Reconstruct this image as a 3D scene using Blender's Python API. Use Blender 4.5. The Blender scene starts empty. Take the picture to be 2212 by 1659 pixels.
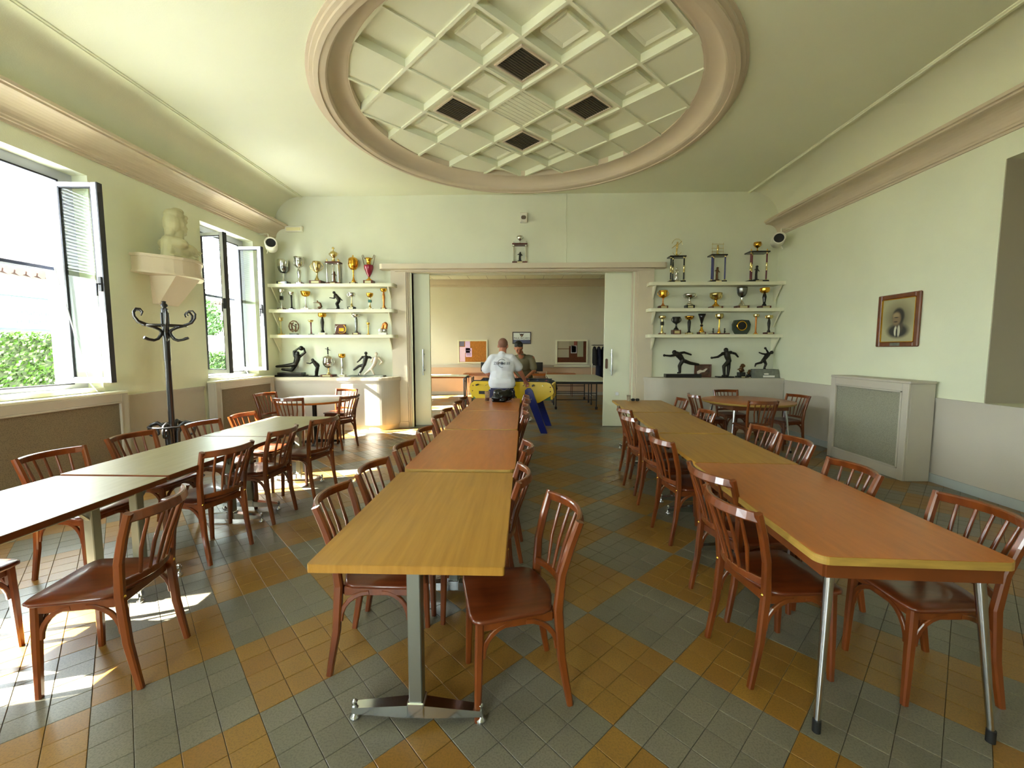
import bpy, math, random
from mathutils import Vector, Matrix
random.seed(7)
scene = bpy.context.scene
COL = scene.collection
R = math.radians
PI = math.pi

# ---------------------------------------------------------------- camera, world, sun, exposure
cam = bpy.data.cameras.new('camera')
cam.sensor_fit = 'HORIZONTAL'; cam.sensor_width = 36.0
cam.lens = 912.5 / 2212 * 36.0
cam.clip_start = 0.05; cam.clip_end = 300
camo = bpy.data.objects.new('camera', cam); COL.objects.link(camo)
camo.location = (0, 0, 1.54)
camo.rotation_euler = (R(90 - 4.67), 0, R(1.745))
scene.camera = camo

world = bpy.data.worlds.new('World'); scene.world = world
world.use_nodes = True
bg = world.node_tree.nodes['Background']
bg.inputs[0].default_value = (0.86, 0.98, 1.0, 1); bg.inputs[1].default_value = 4.0

sun = bpy.data.lights.new('sun', 'SUN'); sun.energy = 17.0; sun.angle = R(0.6); sun.color = (1.0, 0.95, 0.84)
suno = bpy.data.objects.new('sun', sun); COL.objects.link(suno)
SUN_DIR = Vector((1.0, 0.30, -0.72)).normalized()
suno.rotation_euler = SUN_DIR.to_track_quat('-Z', 'Y').to_euler()
suno.location = (-20, 0, 15)

WIN_Y = [(-2.05, -0.80), (0.62, 1.87), (3.48, 4.73), (6.36, 7.60)]      # windows of the hall, left wall
FAR_WIN_Y = [(9.6, 10.9), (12.30, 13.58)]                              # windows of the room beyond
for y0, y1 in WIN_Y + FAR_WIN_Y:                                        # daylight portals in the window openings
    a = bpy.data.lights.new('window_portal', 'AREA'); a.shape = 'RECTANGLE'; a.size = 2.3; a.size_y = y1 - y0
    a.cycles.is_portal = True
    ao = bpy.data.objects.new('window_portal', a); COL.objects.link(ao)
    ao.location = (-5.5, (y0 + y1) / 2, 2.25); ao.rotation_euler = (0, R(-90), 0)

ADDED_WIN_X = [(-2.7, -1.5)]                                # unseen opening added behind the camera to brighten the hall
for x0, x1 in ADDED_WIN_X:
    a = bpy.data.lights.new('window_portal', 'AREA'); a.shape = 'RECTANGLE'; a.size = x1 - x0; a.size_y = 2.0
    a.cycles.is_portal = True
    ao = bpy.data.objects.new('window_portal', a); COL.objects.link(ao)
    ao.location = ((x0 + x1) / 2, -3.52, 1.9); ao.rotation_euler = (R(90), 0, 0)

vs = scene.view_settings
vs.view_transform = 'Standard'; vs.look = 'None'; vs.gamma = 1.0; vs.use_curve_mapping = False
vs.exposure = 3.2
cy = scene.cycles
cy.use_denoising = True
cy.max_bounces = 10; cy.diffuse_bounces = 6; cy.glossy_bounces = 4; cy.transparent_max_bounces = 12
cy.sample_clamp_indirect = 12.0
cy.caustics_reflective = False; cy.caustics_refractive = False

# ---------------------------------------------------------------- helpers
def lin(h):
    h = h.lstrip('#'); o = []
    for i in (0, 2, 4):
        c = int(h[i:i+2], 16) / 255
        o.append(c / 12.92 if c <= .04045 else ((c + .055) / 1.055) ** 2.4)
    return (*o, 1)

MAT = {}
def mat(name, col, rough=.6, metal=0., spec=.5, coat=0., emit=None, var=0., vscale=6., bump=0., bscale=60., trans=0., alpha=1., stretch=None, col2=None):
    if name in MAT: return MAT[name]
    m = bpy.data.materials.new(name); m.use_nodes = True
    nt = m.node_tree; b = nt.nodes['Principled BSDF']
    c = lin(col) if isinstance(col, str) else col
    b.inputs['Base Color'].default_value = c
    b.inputs['Roughness'].default_value = rough
    b.inputs['Metallic'].default_value = metal
    b.inputs['Specular IOR Level'].default_value = spec
    if coat: b.inputs['Coat Weight'].default_value = coat; b.inputs['Coat Roughness'].default_value = .12
    if trans: b.inputs['Transmission Weight'].default_value = trans
    if alpha < 1: b.inputs['Alpha'].default_value = alpha
    if emit: b.inputs['Emission Color'].default_value = c; b.inputs['Emission Strength'].default_value = emit
    if var or bump:
        tc = nt.nodes.new('ShaderNodeTexCoord')
        src = tc.outputs['Object']
        if stretch:
            mp = nt.nodes.new('ShaderNodeMapping'); mp.inputs['Scale'].default_value = stretch
            nt.links.new(src, mp.inputs[0]); src = mp.outputs[0]
    if var:
        n = nt.nodes.new('ShaderNodeTexNoise'); n.inputs['Scale'].default_value = vscale; n.inputs['Detail'].default_value = 5
        nt.links.new(src, n.inputs['Vector'])
        mx = nt.nodes.new('ShaderNodeMix'); mx.data_type = 'RGBA'
        d = lin(col2) if col2 else tuple(x * (1 - var) for x in c[:3]) + (1,)
        u = c if col2 else tuple(min(1, x * (1 + var * .6)) for x in c[:3]) + (1,)
        mx.inputs[6].default_value = d; mx.inputs[7].default_value = u
        rp = nt.nodes.new('ShaderNodeMapRange'); rp.inputs[1].default_value = .3; rp.inputs[2].default_value = .7
        nt.links.new(n.outputs['Fac'], rp.inputs[0]); nt.links.new(rp.outputs[0], mx.inputs[0])
        nt.links.new(mx.outputs[2], b.inputs['Base Color'])
    if bump:
        n2 = nt.nodes.new('ShaderNodeTexNoise'); n2.inputs['Scale'].default_value = bscale; n2.inputs['Detail'].default_value = 4
        nt.links.new(src, n2.inputs['Vector'])
        bp = nt.nodes.new('ShaderNodeBump'); bp.inputs['Strength'].default_value = bump; bp.inputs['Distance'].default_value = .01
        nt.links.new(n2.outputs['Fac'], bp.inputs['Height']); nt.links.new(bp.outputs[0], b.inputs['Normal'])
    MAT[name] = m
    return m

class MB:
    def __init__(s): s.v = []; s.f = []; s.mi = []; s.sm = []
    def add(s, vs, fs, mi=0, sm=False, M=None):
        o = len(s.v)
        s.v += [tuple(M @ Vector(p)) if M else tuple(p) for p in vs]
        for f in fs: s.f.append([i + o for i in f]); s.mi.append(mi); s.sm.append(sm)
        return s
    def box(s, x0, x1, y0, y1, z0, z1, mi=0, M=None):
        vs = [(x0,y0,z0),(x1,y0,z0),(x1,y1,z0),(x0,y1,z0),(x0,y0,z1),(x1,y0,z1),(x1,y1,z1),(x0,y1,z1)]
        return s.add(vs, [(0,3,2,1),(4,5,6,7),(0,1,5,4),(1,2,6,5),(2,3,7,6),(3,0,4,7)], mi, False, M)
    def bbox(s, x0, x1, y0, y1, z0, z1, b=.004, mi=0, M=None):      # bevelled along all edges
        b = min(b, (x1-x0)*.45, (y1-y0)*.45, (z1-z0)*.45)
        vs = []; xs = (x0, x1); ys = (y0, y1); zs = (z0, z1)
        idx = {}
        for i in (0,1):
            for j in (0,1):
                for k in (0,1):
                    sx, sy, sz = (1,-1)[i], (1,-1)[j], (1,-1)[k]
                    for a in range(3):
                        p = [xs[i], ys[j], zs[k]]
                        for t, sg in enumerate((sx, sy, sz)):
                            if t != a: p[t] += sg * b
                        idx[i,j,k,a] = len(vs); vs.append(p)
        fs = []
        for a in range(3):
            o = [t for t in range(3) if t != a]
            for q in (0,1):
                loop = []
                for (e, f_) in ((0,0),(1,0),(1,1),(0,1)):
                    key = [0,0,0]; key[a] = q; key[o[0]] = e; key[o[1]] = f_
                    loop.append(idx[key[0],key[1],key[2],a])
                if (q == 0) == (a != 1): loop.reverse()
                fs.append(loop)
        for a in range(3):                                             # edges along axis a
            o = [t for t in range(3) if t != a]
            for e in (0,1):
                for f_ in (0,1):
                    k0 = [0,0,0]; k1 = [0,0,0]; k0[a] = 0; k1[a] = 1
                    for k in (k0, k1): k[o[0]] = e; k[o[1]] = f_
                    fs.append([idx[(*k0, o[0])], idx[(*k1, o[0])], idx[(*k1, o[1])], idx[(*k0, o[1])]])
        for i in (0,1):
            for j in (0,1):
                for k in (0,1): fs.append([idx[i,j,k,0], idx[i,j,k,1], idx[i,j,k,2]])
        return s.add(vs, fs, mi, False, M)
    def tube(s, pts, r, n=8, mi=0, cap=True, sm=True, M=None):
        pts = [Vector(p) for p in pts]; m = len(pts)
        rs = r if isinstance(r, (list, tuple)) else [r] * m
        t0 = (pts[1] - pts[0]).normalized()
        up = Vector((0,0,1)) if abs(t0.z) < .9 else Vector((1,0,0))
        nrm = (up - t0 * up.dot(t0)).normalized(); vs = []
        for i, p in enumerate(pts):
            t = (pts[min(i+1, m-1)] - pts[max(i-1, 0)]).normalized()
            nrm = (nrm - t * nrm.dot(t)).normalized(); bn = t.cross(nrm)
            for k in range(n):
                a = 2*PI*k/n; vs.append(p + (nrm*math.cos(a) + bn*math.sin(a)) * rs[i])
        fs = [(i*n+k, i*n+(k+1)%n, (i+1)*n+(k+1)%n, (i+1)*n+k) for i in range(m-1) for k in range(n)]
        s.add(vs, fs, mi, sm, M)
        if cap:
            s.add(vs[:n], [tuple(reversed(range(n)))], mi, False, M); s.add(vs[-n:], [tuple(range(n))], mi, False, M)
        return s
    def ribbon(s, pts, w, h, side, mi=0, M=None, b=0.):                # rectangular section w (along side) x h, swept
        pts = [Vector(p) for p in pts]; m = len(pts); vs = []
        ws = w if isinstance(w, (list, tuple)) else [w]*m; hs = h if isinstance(h, (list, tuple)) else [h]*m
        for i, p in enumerate(pts):
            t = (pts[min(i+1, m-1)] - pts[max(i-1, 0)]).normalized()
            sd = Vector(side[i] if isinstance(side, list) else side); sd = (sd - t*sd.dot(t)).normalized(); u = t.cross(sd)
            A, B = sd*ws[i]/2, u*hs[i]/2; c = min(ws[i], hs[i]) * .22
            ca, cb = sd*c, u*c
            vs += [p-A-B+ca, p+A-B-ca, p+A-B+cb, p+A+B-cb, p+A+B-ca, p-A+B+ca, p-A+B-cb, p-A-B+cb]
        n = 8
        fs = [(i*n+k, i*n+(k+1)%n, (i+1)*n+(k+1)%n, (i+1)*n+k) for i in range(m-1) for k in range(n)]
        fs += [tuple(reversed(range(n))), tuple(range((m-1)*n, m*n))]
        return s.add(vs, fs, mi, False, M)
    def lathe(s, prof, n=16, c=(0,0,0), mi=0, sm=True, M=None, cap=True):
        vs = []; fs = []
        for r, z in prof:
            for k in range(n):
                a = 2*PI*k/n; vs.append((c[0]+r*math.cos(a), c[1]+r*math.sin(a), c[2]+z))
        for i in range(len(prof)-1):
            for k in range(n): fs.append((i*n+k, i*n+(k+1)%n, (i+1)*n+(k+1)%n, (i+1)*n+k))
        s.add(vs, fs, mi, sm, M)
        if cap:
            if prof[0][0] > 1e-4: s.add(vs[:n], [tuple(reversed(range(n)))], mi, False, M)
            if prof[-1][0] > 1e-4: s.add(vs[-n:], [tuple(range(n))], mi, False, M)
        return s
    def ball(s, c, r, nu=12, nv=8, mi=0, M=None):
        rx, ry, rz = r if isinstance(r, (list, tuple)) else (r, r, r)
        vs = [(c[0], c[1], c[2]-rz)]
        for j in range(1, nv):
            b = -PI/2 + PI*j/nv
            for i in range(nu):
                a = 2*PI*i/nu; vs.append((c[0]+rx*math.cos(b)*math.cos(a), c[1]+ry*math.cos(b)*math.sin(a), c[2]+rz*math.sin(b)))
        vs.append((c[0], c[1], c[2]+rz)); fs = []
        for i in range(nu): fs.append((0, 1+(i+1)%nu, 1+i))
        for j in range(nv-2):
            for i in range(nu):
                a = 1+j*nu; fs.append((a+i, a+(i+1)%nu, a+nu+(i+1)%nu, a+nu+i))
        a = 1+(nv-2)*nu
        for i in range(nu): fs.append((a+i, a+(i+1)%nu, len(vs)-1))
        return s.add(vs, fs, mi, True, M)
    def limb(s, p, q, r0, r1, mi=0):                                   # tapered capsule
        p, q = Vector(p), Vector(q); d = q - p; L = d.length
        if L < 1e-6: return s.ball(p, r0)
        rot = d.to_track_quat('Z', 'Y').to_matrix().to_4x4(); M = Matrix.Translation(p) @ rot
        prof = [(r0*math.cos(a), r0*math.sin(a)) for a in (-PI/2+.01, -PI/3, -PI/6, 0)] + [(r1*math.cos(a), L+r1*math.sin(a)) for a in (0, PI/6, PI/3, PI/2-.01)]
        return s.lathe(prof, 12, mi=mi, M=M)
    def prism(s, poly, a0, a1, plane='xy', mi=0, M=None, sm=False):
        def P(u, v, w): return {'xy': (u, v, w), 'xz': (u, w, v), 'yz': (w, u, v)}[plane]
        n = len(poly); vs = [P(u, v, a0) for u, v in poly] + [P(u, v, a1) for u, v in poly]
        A = sum(poly[i][0]*poly[(i+1)%n][1] - poly[(i+1)%n][0]*poly[i][1] for i in range(n))
        flip = (A < 0) ^ (plane == 'xz') ^ (a1 < a0)
        fs = [tuple(reversed(range(n))), tuple(range(n, 2*n))] + [(i, (i+1)%n, n+(i+1)%n, n+i) for i in range(n)]
        if flip: fs = [tuple(reversed(f)) for f in fs]
        return s.add(vs, fs, mi, sm, M)
    def mesh(s, name, mats):
        me = bpy.data.meshes.new(name); me.from_pydata(s.v, [], s.f)
        for m in (mats if isinstance(mats, (list, tuple)) else [mats]): me.materials.append(m)
        me.polygons.foreach_set('material_index', s.mi); me.polygons.foreach_set('use_smooth', s.sm)
        me.update(); return me
    def build(s, name, mats, parent=None, loc=None, rz=0.):
        o = bpy.data.objects.new(name, s.mesh(name, mats)); COL.objects.link(o)
        if parent: o.parent = parent
        if loc: o.location = loc
        if rz: o.rotation_euler = (0, 0, rz)
        return o

def tag(o, label=None, cat=None, group=None, kind=None):
    if label: o['label'] = label
    if cat: o['category'] = cat
    if group: o['group'] = group
    if kind: o['kind'] = kind
    return o
def thing(name, label, cat, loc=(0,0,0), rz=0., group=None):
    o = bpy.data.objects.new(name, None); COL.objects.link(o); o.empty_display_size = .1
    o.location = loc; o.rotation_euler = (0, 0, rz)
    return tag(o, label, cat, group)
def struct(name, mb, mats, parent=None):
    o = mb.build(name, mats, parent); o['kind'] = 'structure'; return o
def sroot(name):
    o = bpy.data.objects.new(name, None); COL.objects.link(o); o['kind'] = 'structure'; return o
def copy_tree(o, parent=None):
    c = o.copy(); COL.objects.link(c); c.parent = parent
    for ch in list(o.children): copy_tree(ch, c)
    return c
def smooth_remesh(o, voxel, it=6):
    m = o.modifiers.new('remesh', 'REMESH'); m.mode = 'VOXEL'; m.voxel_size = voxel; m.use_smooth_shade = True
    if it:
        k = o.modifiers.new('smooth', 'SMOOTH'); k.factor = .5; k.iterations = it
    return o
def text(name, body, size, m, parent, loc, rot, ext=.002, align='LEFT', sx=1.):
    cu = bpy.data.curves.new(name, 'FONT'); cu.body = body; cu.size = size; cu.extrude = ext; cu.align_x = align
    cu.materials.append(m)
    o = bpy.data.objects.new(name, cu); COL.objects.link(o); o.parent = parent
    me = bpy.data.meshes.new_from_object(o); bpy.data.objects.remove(o)
    o = bpy.data.objects.new(name, me); COL.objects.link(o); o.parent = parent
    o.location = loc; o.rotation_euler = rot; o.scale = (sx, 1, 1)
    return o
def arc(cx, cy, r, a0, a1, n):
    return [(cx + r*math.cos(R(a0+(a1-a0)*i/n)), cy + r*math.sin(R(a0+(a1-a0)*i/n))) for i in range(n+1)]
def roundrect(x0, x1, y0, y1, r, n=5):
    return arc(x1-r, y0+r, r, -90, 0, n) + arc(x1-r, y1-r, r, 0, 90, n) + arc(x0+r, y1-r, r, 90, 180, n) + arc(x0+r, y0+r, r, 180, 270, n)

# ---------------------------------------------------------------- materials
M_WALL = mat('wall_paint_cream', '#dcdfc4', .75, var=.05, vscale=1.2, bump=.15, bscale=90)
M_CEIL = mat('ceiling_paint', '#dee0c6', .8, var=.03, vscale=.8, bump=.1, bscale=80)
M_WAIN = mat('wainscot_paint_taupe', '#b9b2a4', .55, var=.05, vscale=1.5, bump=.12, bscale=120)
M_CORN = mat('cornice_paint_beige', '#c9baa2', .6, var=.04, vscale=2)
M_ALCOVE = mat('alcove_paint', '#d6d8c2', .7, var=.04, vscale=1.5)
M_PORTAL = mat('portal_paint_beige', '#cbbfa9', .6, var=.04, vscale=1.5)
M_SHELF = mat('shelf_white_paint', '#dedcc2', .5, var=.03, vscale=3)
M_DOOR = mat('door_offwhite_paint', '#dcdfc8', .5, var=.03, vscale=2)
M_BASEB = mat('baseboard_blue_grey', '#a6adab', .5, var=.05, vscale=3)
M_GROUT = mat('grout_dark', '#4a4232', .9)
M_OAK = mat('table_light_oak', '#a97c33', .36, spec=.4, var=.3, vscale=5, stretch=(9, .45, 1), col2='#976a22', bump=.03, bscale=30)
M_BROWN = mat('table_red_brown', '#b06528', .3, spec=.5, var=.3, vscale=7, stretch=(5, .6, 1), col2='#a05a20', bump=.03, bscale=30)
M_OLIVEW = mat('table_olive_grey', '#867b55', .4, spec=.2, var=.3, vscale=7, stretch=(5, .6, 1), col2='#7d7249', bump=.03, bscale=30)
M_EDGE = mat('table_edge_pale', '#a4823c', .45, var=.2, vscale=8, stretch=(1, 1, 8))
M_APRON = mat('table_apron_brown', '#6d3714', .4, var=.2, vscale=6)
M_CHAIR = mat('chair_varnished_beech', '#783b14', .28, spec=.5, coat=.4, var=.35, vscale=9, stretch=(2, 2, .5), col2='#5a280c')
M_SEAT = mat('chair_seat_mahogany', '#6a3012', .3, spec=.45, coat=.25, var=.35, vscale=4, stretch=(.8, 7, 1), col2='#4e1f0a')
M_CHROME = mat('chrome', '#c9ccce', .18, 1.)
M_STEEL = mat('grey_steel', '#8b8d84', .38, .9)
M_BRASS = mat('brass', '#d9b04e', .2, 1.)
M_BLACKRUB = mat('black_rubber', '#0d0d0d', .6)
M_GREENMETAL = mat('sage_painted_steel', '#8a8f80', .35, .3)
M_GOLD = mat('trophy_gold', '#e0a93c', .16, 1.)
M_PGOLD = mat('trophy_pale_gold', '#d9c382', .2, 1.)
M_SILVER = mat('trophy_silver', '#d4d3ca', .12, 1.)
M_PEWTER = mat('trophy_pewter', '#7f807c', .25, 1.)
M_BRONZE = mat('bronze_dark', '#2d2a24', .38, .65, var=.25, vscale=20)
M_BRONZE2 = mat('bronze_brown', '#5c4126', .35, .75, var=.25, vscale=20)
M_MARBLE_BLK = mat('black_marble', '#151313', .2, var=.5, vscale=15)
M_WALNUT = mat('trophy_walnut', '#5a2a18', .35, var=.3, vscale=12)
M_REDENAMEL = mat('red_enamel', '#8c1330', .15, coat=.6)
M_BLUE = mat('blue_column', '#262a66', .25, coat=.4)
M_TEAL = mat('teal_stone', '#2d6a5c', .3)
M_BURG = mat('burgundy_column', '#5e1420', .25, coat=.4)
M_WHITEM = mat('white_marble', '#e6e3da', .3, var=.1, vscale=10)
M_PLATE = mat('engraved_plate', '#cfc79a', .3, .7)
M_STONE = mat('grey_stone', '#6f7266', .6, var=.3, vscale=15)
M_COPPER = mat('copper', '#c07a3c', .3, .9)
M_SUNLITFIG = mat('sunlit_pale_bronze', '#cfc5b0', .35, .1)  # sunlight on the bronze put into the base colour
M_PLASTER = mat('plaster_ivory', '#bdb892', .7, var=.08, vscale=8)
M_BLACKWOOD = mat('black_lacquered_bentwood', '#100e0d', .42, coat=.1)
M_WHITEPL = mat('white_plastic', '#dcd9c8', .4)
M_BLACK = mat('black_matte', '#0a0a0a', .5)
M_ALU = mat('window_pale_aluminium', '#b9bcc6', .4, .2)
M_ALUW = mat('window_white_frame', '#e4e6ea', .35)
M_GASKET = mat('dark_gasket', '#22232a', .5)
M_BLIND = mat('blind_slat_lavender', '#c4c8de', .4)
def glass_mat():
    m = bpy.data.materials.new('window_glass'); m.use_nodes = True; nt = m.node_tree
    for n in list(nt.nodes): nt.nodes.remove(n)
    out = nt.nodes.new('ShaderNodeOutputMaterial'); mix = nt.nodes.new('ShaderNodeMixShader')
    tr = nt.nodes.new('ShaderNodeBsdfTransparent'); tr.inputs[0].default_value = (.93, .97, .94, 1)
    gl = nt.nodes.new('ShaderNodeBsdfGlossy'); gl.inputs['Roughness'].default_value = .03
    fr = nt.nodes.new('ShaderNodeFresnel')
    ge = nt.nodes.new('ShaderNodeNewGeometry'); io = nt.nodes.new('ShaderNodeMapRange'); io.inputs[3].default_value = 1.25; io.inputs[4].default_value = 1/1.25
    nt.links.new(ge.outputs['Backfacing'], io.inputs[0]); nt.links.new(io.outputs[0], fr.inputs[0])
    nt.links.new(fr.outputs[0], mix.inputs[0]); nt.links.new(tr.outputs[0], mix.inputs[1]); nt.links.new(gl.outputs[0], mix.inputs[2])
    nt.links.new(mix.outputs[0], out.inputs[0]); return m
M_GLASS = glass_mat()
M_CUPGLASS = mat('clear_plastic_cup', '#f2ece4', .05, trans=.9, alpha=.45)

def mesh_screen(name, c1, c2):                                          # perforated radiator screen
    m = mat(name, c1, .6); nt = m.node_tree; b = nt.nodes['Principled BSDF']
    tc = nt.nodes.new('ShaderNodeTexCoord'); vo = nt.nodes.new('ShaderNodeTexVoronoi'); vo.inputs['Scale'].default_value = 110
    rp = nt.nodes.new('ShaderNodeMapRange'); rp.inputs[1].default_value = .25; rp.inputs[2].default_value = .4
    mx = nt.nodes.new('ShaderNodeMix'); mx.data_type = 'RGBA'; mx.inputs[6].default_value = lin(c2); mx.inputs[7].default_value = lin(c1)
    nt.links.new(tc.outputs['Object'], vo.inputs['Vector']); nt.links.new(vo.outputs['Distance'], rp.inputs[0])
    nt.links.new(rp.outputs[0], mx.inputs[0]); nt.links.new(mx.outputs[2], b.inputs['Base Color']); return m
M_SCREEN = mesh_screen('radiator_screen', '#8f8d7b', '#6a685a')
M_SCREENB = mesh_screen('radiator_screen_brown', '#7c7159', '#5a5140')

def tile_mat(name, ca, cb, speck):
    m = bpy.data.materials.new(name); m.use_nodes = True; nt = m.node_tree; b = nt.nodes['Principled BSDF']
    b.inputs['Roughness'].default_value = .34; b.inputs['Specular IOR Level'].default_value = .5
    g = nt.nodes.new('ShaderNodeNewGeometry'); mp = nt.nodes.new('ShaderNodeMapping')
    mp.inputs['Rotation'].default_value = (0, 0, R(-TANG)); s = 1 / TILE; mp.inputs['Scale'].default_value = (1, 1, 0)
    nt.links.new(g.outputs['Position'], mp.inputs[0])
    sub = nt.nodes.new('ShaderNodeVectorMath'); sub.operation = 'MULTIPLY_ADD'
    sub.inputs[1].default_value = (s, s, s); sub.inputs[2].default_value = (-U0*s, -V0*s, 0); nt.links.new(mp.outputs[0], sub.inputs[0])
    fl = nt.nodes.new('ShaderNodeVectorMath'); fl.operation = 'FLOOR'; nt.links.new(sub.outputs[0], fl.inputs[0])
    wn = nt.nodes.new('ShaderNodeTexWhiteNoise'); wn.noise_dimensions = '2D'; nt.links.new(fl.outputs[0], wn.inputs['Vector'])
    mx = nt.nodes.new('ShaderNodeMix'); mx.data_type = 'RGBA'; mx.inputs[6].default_value = lin(ca); mx.inputs[7].default_value = lin(cb)
    nt.links.new(wn.outputs['Value'], mx.inputs[0])
    no = nt.nodes.new('ShaderNodeTexNoise'); no.inputs['Scale'].default_value = 140; no.inputs['Detail'].default_value = 3; nt.links.new(g.outputs['Position'], no.inputs['Vector'])
    rp = nt.nodes.new('ShaderNodeMapRange'); rp.inputs[1].default_value = .45; rp.inputs[2].default_value = .62; rp.inputs[4].default_value = .55
    nt.links.new(no.outputs['Fac'], rp.inputs[0])
    mx2 = nt.nodes.new('ShaderNodeMix'); mx2.data_type = 'RGBA'; mx2.inputs[7].default_value = lin(speck)
    nt.links.new(rp.outputs[0], mx2.inputs[0]); nt.links.new(mx.outputs[2], mx2.inputs[6])
    st = nt.nodes.new('ShaderNodeTexNoise'); st.inputs['Scale'].default_value = 1.3; st.inputs['Detail'].default_value = 6; nt.links.new(g.outputs['Position'], st.inputs['Vector'])
    r3 = nt.nodes.new('ShaderNodeMapRange'); r3.inputs[1].default_value = .35; r3.inputs[2].default_value = .7; r3.inputs[3].default_value = .82; r3.inputs[4].default_value = 1.08
    nt.links.new(st.outputs['Fac'], r3.inputs[0])
    vm = nt.nodes.new('ShaderNodeVectorMath'); vm.operation = 'SCALE'; nt.links.new(mx2.outputs[2], vm.inputs[0]); nt.links.new(r3.outputs[0], vm.inputs['Scale'])
    nt.links.new(vm.outputs[0], b.inputs['Base Color'])
    r4 = nt.nodes.new('ShaderNodeMapRange'); r4.inputs[1].default_value = .3; r4.inputs[2].default_value = .7; r4.inputs[3].default_value = .26; r4.inputs[4].default_value = .46
    nt.links.new(st.outputs['Fac'], r4.inputs[0]); nt.links.new(r4.outputs[0], b.inputs['Roughness'])
    return m
TANG = 44.5; TILE = .1319; U0 = .35; V0 = .905
M_TILEY = tile_mat('tile_ochre', '#8e6a2c', '#86602a', '#6e5226')
M_TILEG = tile_mat('tile_grey', '#6f6b5b', '#777161', '#545044')

# ================================================================ THE SETTING
XL, XR, YB, YF, ZC = -4.88, 4.76, -3.2, 8.26, 4.47         # hall: left, right, behind, far, ceiling
XO = -5.45                                                  # outer face of the window wall
YF2, ZC2 = 14.4, 3.87                                       # the room beyond
Z0, Z1 = 1.10, 3.47                                         # window openings

# ---- floor: grout slab, tiles at 45 degrees in 4x4 blocks of ochre and grey
floor = struct('floor', MB().box(XL-.6, XR+.6, YB-.2, YF2+.2, -.12, -.004), M_GROUT)
ca, sa = math.cos(R(TANG)), math.sin(R(TANG))
def cam_area(x, y):                                         # rough size of a tile in the picture
    dy = y*math.cos(R(1.745)) - x*math.sin(R(1.745)); dx = x*math.cos(R(1.745)) + y*math.sin(R(1.745))
    if dy < 1.2 or abs(dx/dy) > 1.2: return 0
    return 1 / dy**3
tiles = []
i0 = range(-60, 140)
for i in range(-70, 140):
    for j in range(-70, 140):
        u = U0 + (i+.5)*TILE; v = V0 + (j+.5)*TILE
        x = u*ca - v*sa; y = u*sa + v*ca
        if not (XL-.05 < x < XR+.05 and YB-.05 < y < YF2+.05): continue
        yel = ((math.floor(i/4) + math.floor(j/4)) % 2 == 0)
        tiles.append((cam_area(x, y), x, y, yel))
tiles.sort(key=lambda t: -t[0])
def tile_shape(mb, x=0, y=0, z=0, mi=0):
    h = TILE/2 - .0011; hb = h - .0016; M = Matrix.Translation((x, y, z)) @ Matrix.Rotation(R(TANG), 4, 'Z')
    vs = [(-h,-h,-.006),(h,-h,-.006),(h,h,-.006),(-h,h,-.006),(-h,-h,-.0012),(h,-h,-.0012),(h,h,-.0012),(-h,h,-.0012),(-hb,-hb,0),(hb,-hb,0),(hb,hb,0),(-hb,hb,0)]
    fs = [(8,9,10,11)] + [(a+4*k, (a+1)%4+4*k, (a+1)%4+4*k+4, a+4*k+4) for k in (0,1) for a in range(4)]
    mb.add(vs, fs, mi, False, M)
tm = {}
for yel, m in ((True, M_TILEY), (False, M_TILEG)):
    b = MB(); tile_shape(b); tm[yel] = b.mesh('tile', m)
for n, (a, x, y, yel) in enumerate(tiles[:300]):
    o = bpy.data.objects.new('tile', tm[yel]); COL.objects.link(o); o.parent = floor
    o.location = (x, y, random.uniform(-.0009, .0003))
b = MB()
for a, x, y, yel in tiles[300:]: tile_shape(b, x, y, random.uniform(-.0009, .0003), 0 if yel else 1)
tag(b.build('tiles', [M_TILEY, M_TILEG], floor), kind='stuff')

# ---- left wall with its window openings
def wall_with_holes(y0, y1, zt, holes, x0, x1, z0=Z0, z1=Z1):
    b = MB(); y = y0
    for a, c in holes:
        b.box(x0, x1, y, a, 0, zt); b.box(x0, x1, a, c, 0, z0); b.box(x0, x1, a, c, z1, zt); y = c
    b.box(x0, x1, y, y1, 0, zt); return b
struct('wall_left', wall_with_holes(YB, YF+.2, ZC+.3, WIN_Y, XO, XL), M_WALL)
struct('wall_left_beyond', wall_with_holes(YF+.2, YF2+.3, ZC+.3, FAR_WIN_Y, XO, XL, Z0, 2.98), M_WALL)
# ---- right wall with a deep blind niche
NY0, NY1, NZ0, NZ1 = 3.05, 4.50, .985, 3.42
b = MB().box(XR, XR+.6, YB, NY0, 0, ZC+.3).box(XR, XR+.6, NY1, YF+.2, 0, ZC+.3).box(XR, XR+.6, NY0, NY1, 0, NZ0).box(XR, XR+.6, NY0, NY1, NZ1, ZC+.3)
struct('wall_right', b, M_WALL)
struct('wall_niche', MB().box(XR+.5, XR+.6, NY0-.02, NY1+.02, NZ0-.02, NZ1+.02).box(XR+.004, XR+.5, NY1-.008, NY1, NZ0, NZ1).box(XR+.004, XR+.5, NY0, NY0+.008, NZ0, NZ1), mat('niche_grey', '#a29a86', .7))  # niche lining greyer and darker than the wall
struct('wall_right_beyond', MB().box(XR, XR+.6, YF+.2, YF2+.3, 0, ZC+.3), M_WALL)
b = MB(); x = XO
for xa, xb in ADDED_WIN_X:  # cut the added fill-light opening into the wall
    b.box(x, xa, YB-.3, YB, 0, ZC+.3); b.box(xa, xb, YB-.3, YB, 0, .9); b.box(xa, xb, YB-.3, YB, 2.9, ZC+.3); x = xb
b.box(x, XR+.6, YB-.3, YB, 0, ZC+.3)
struct('wall_behind', b, M_WALL)
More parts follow.
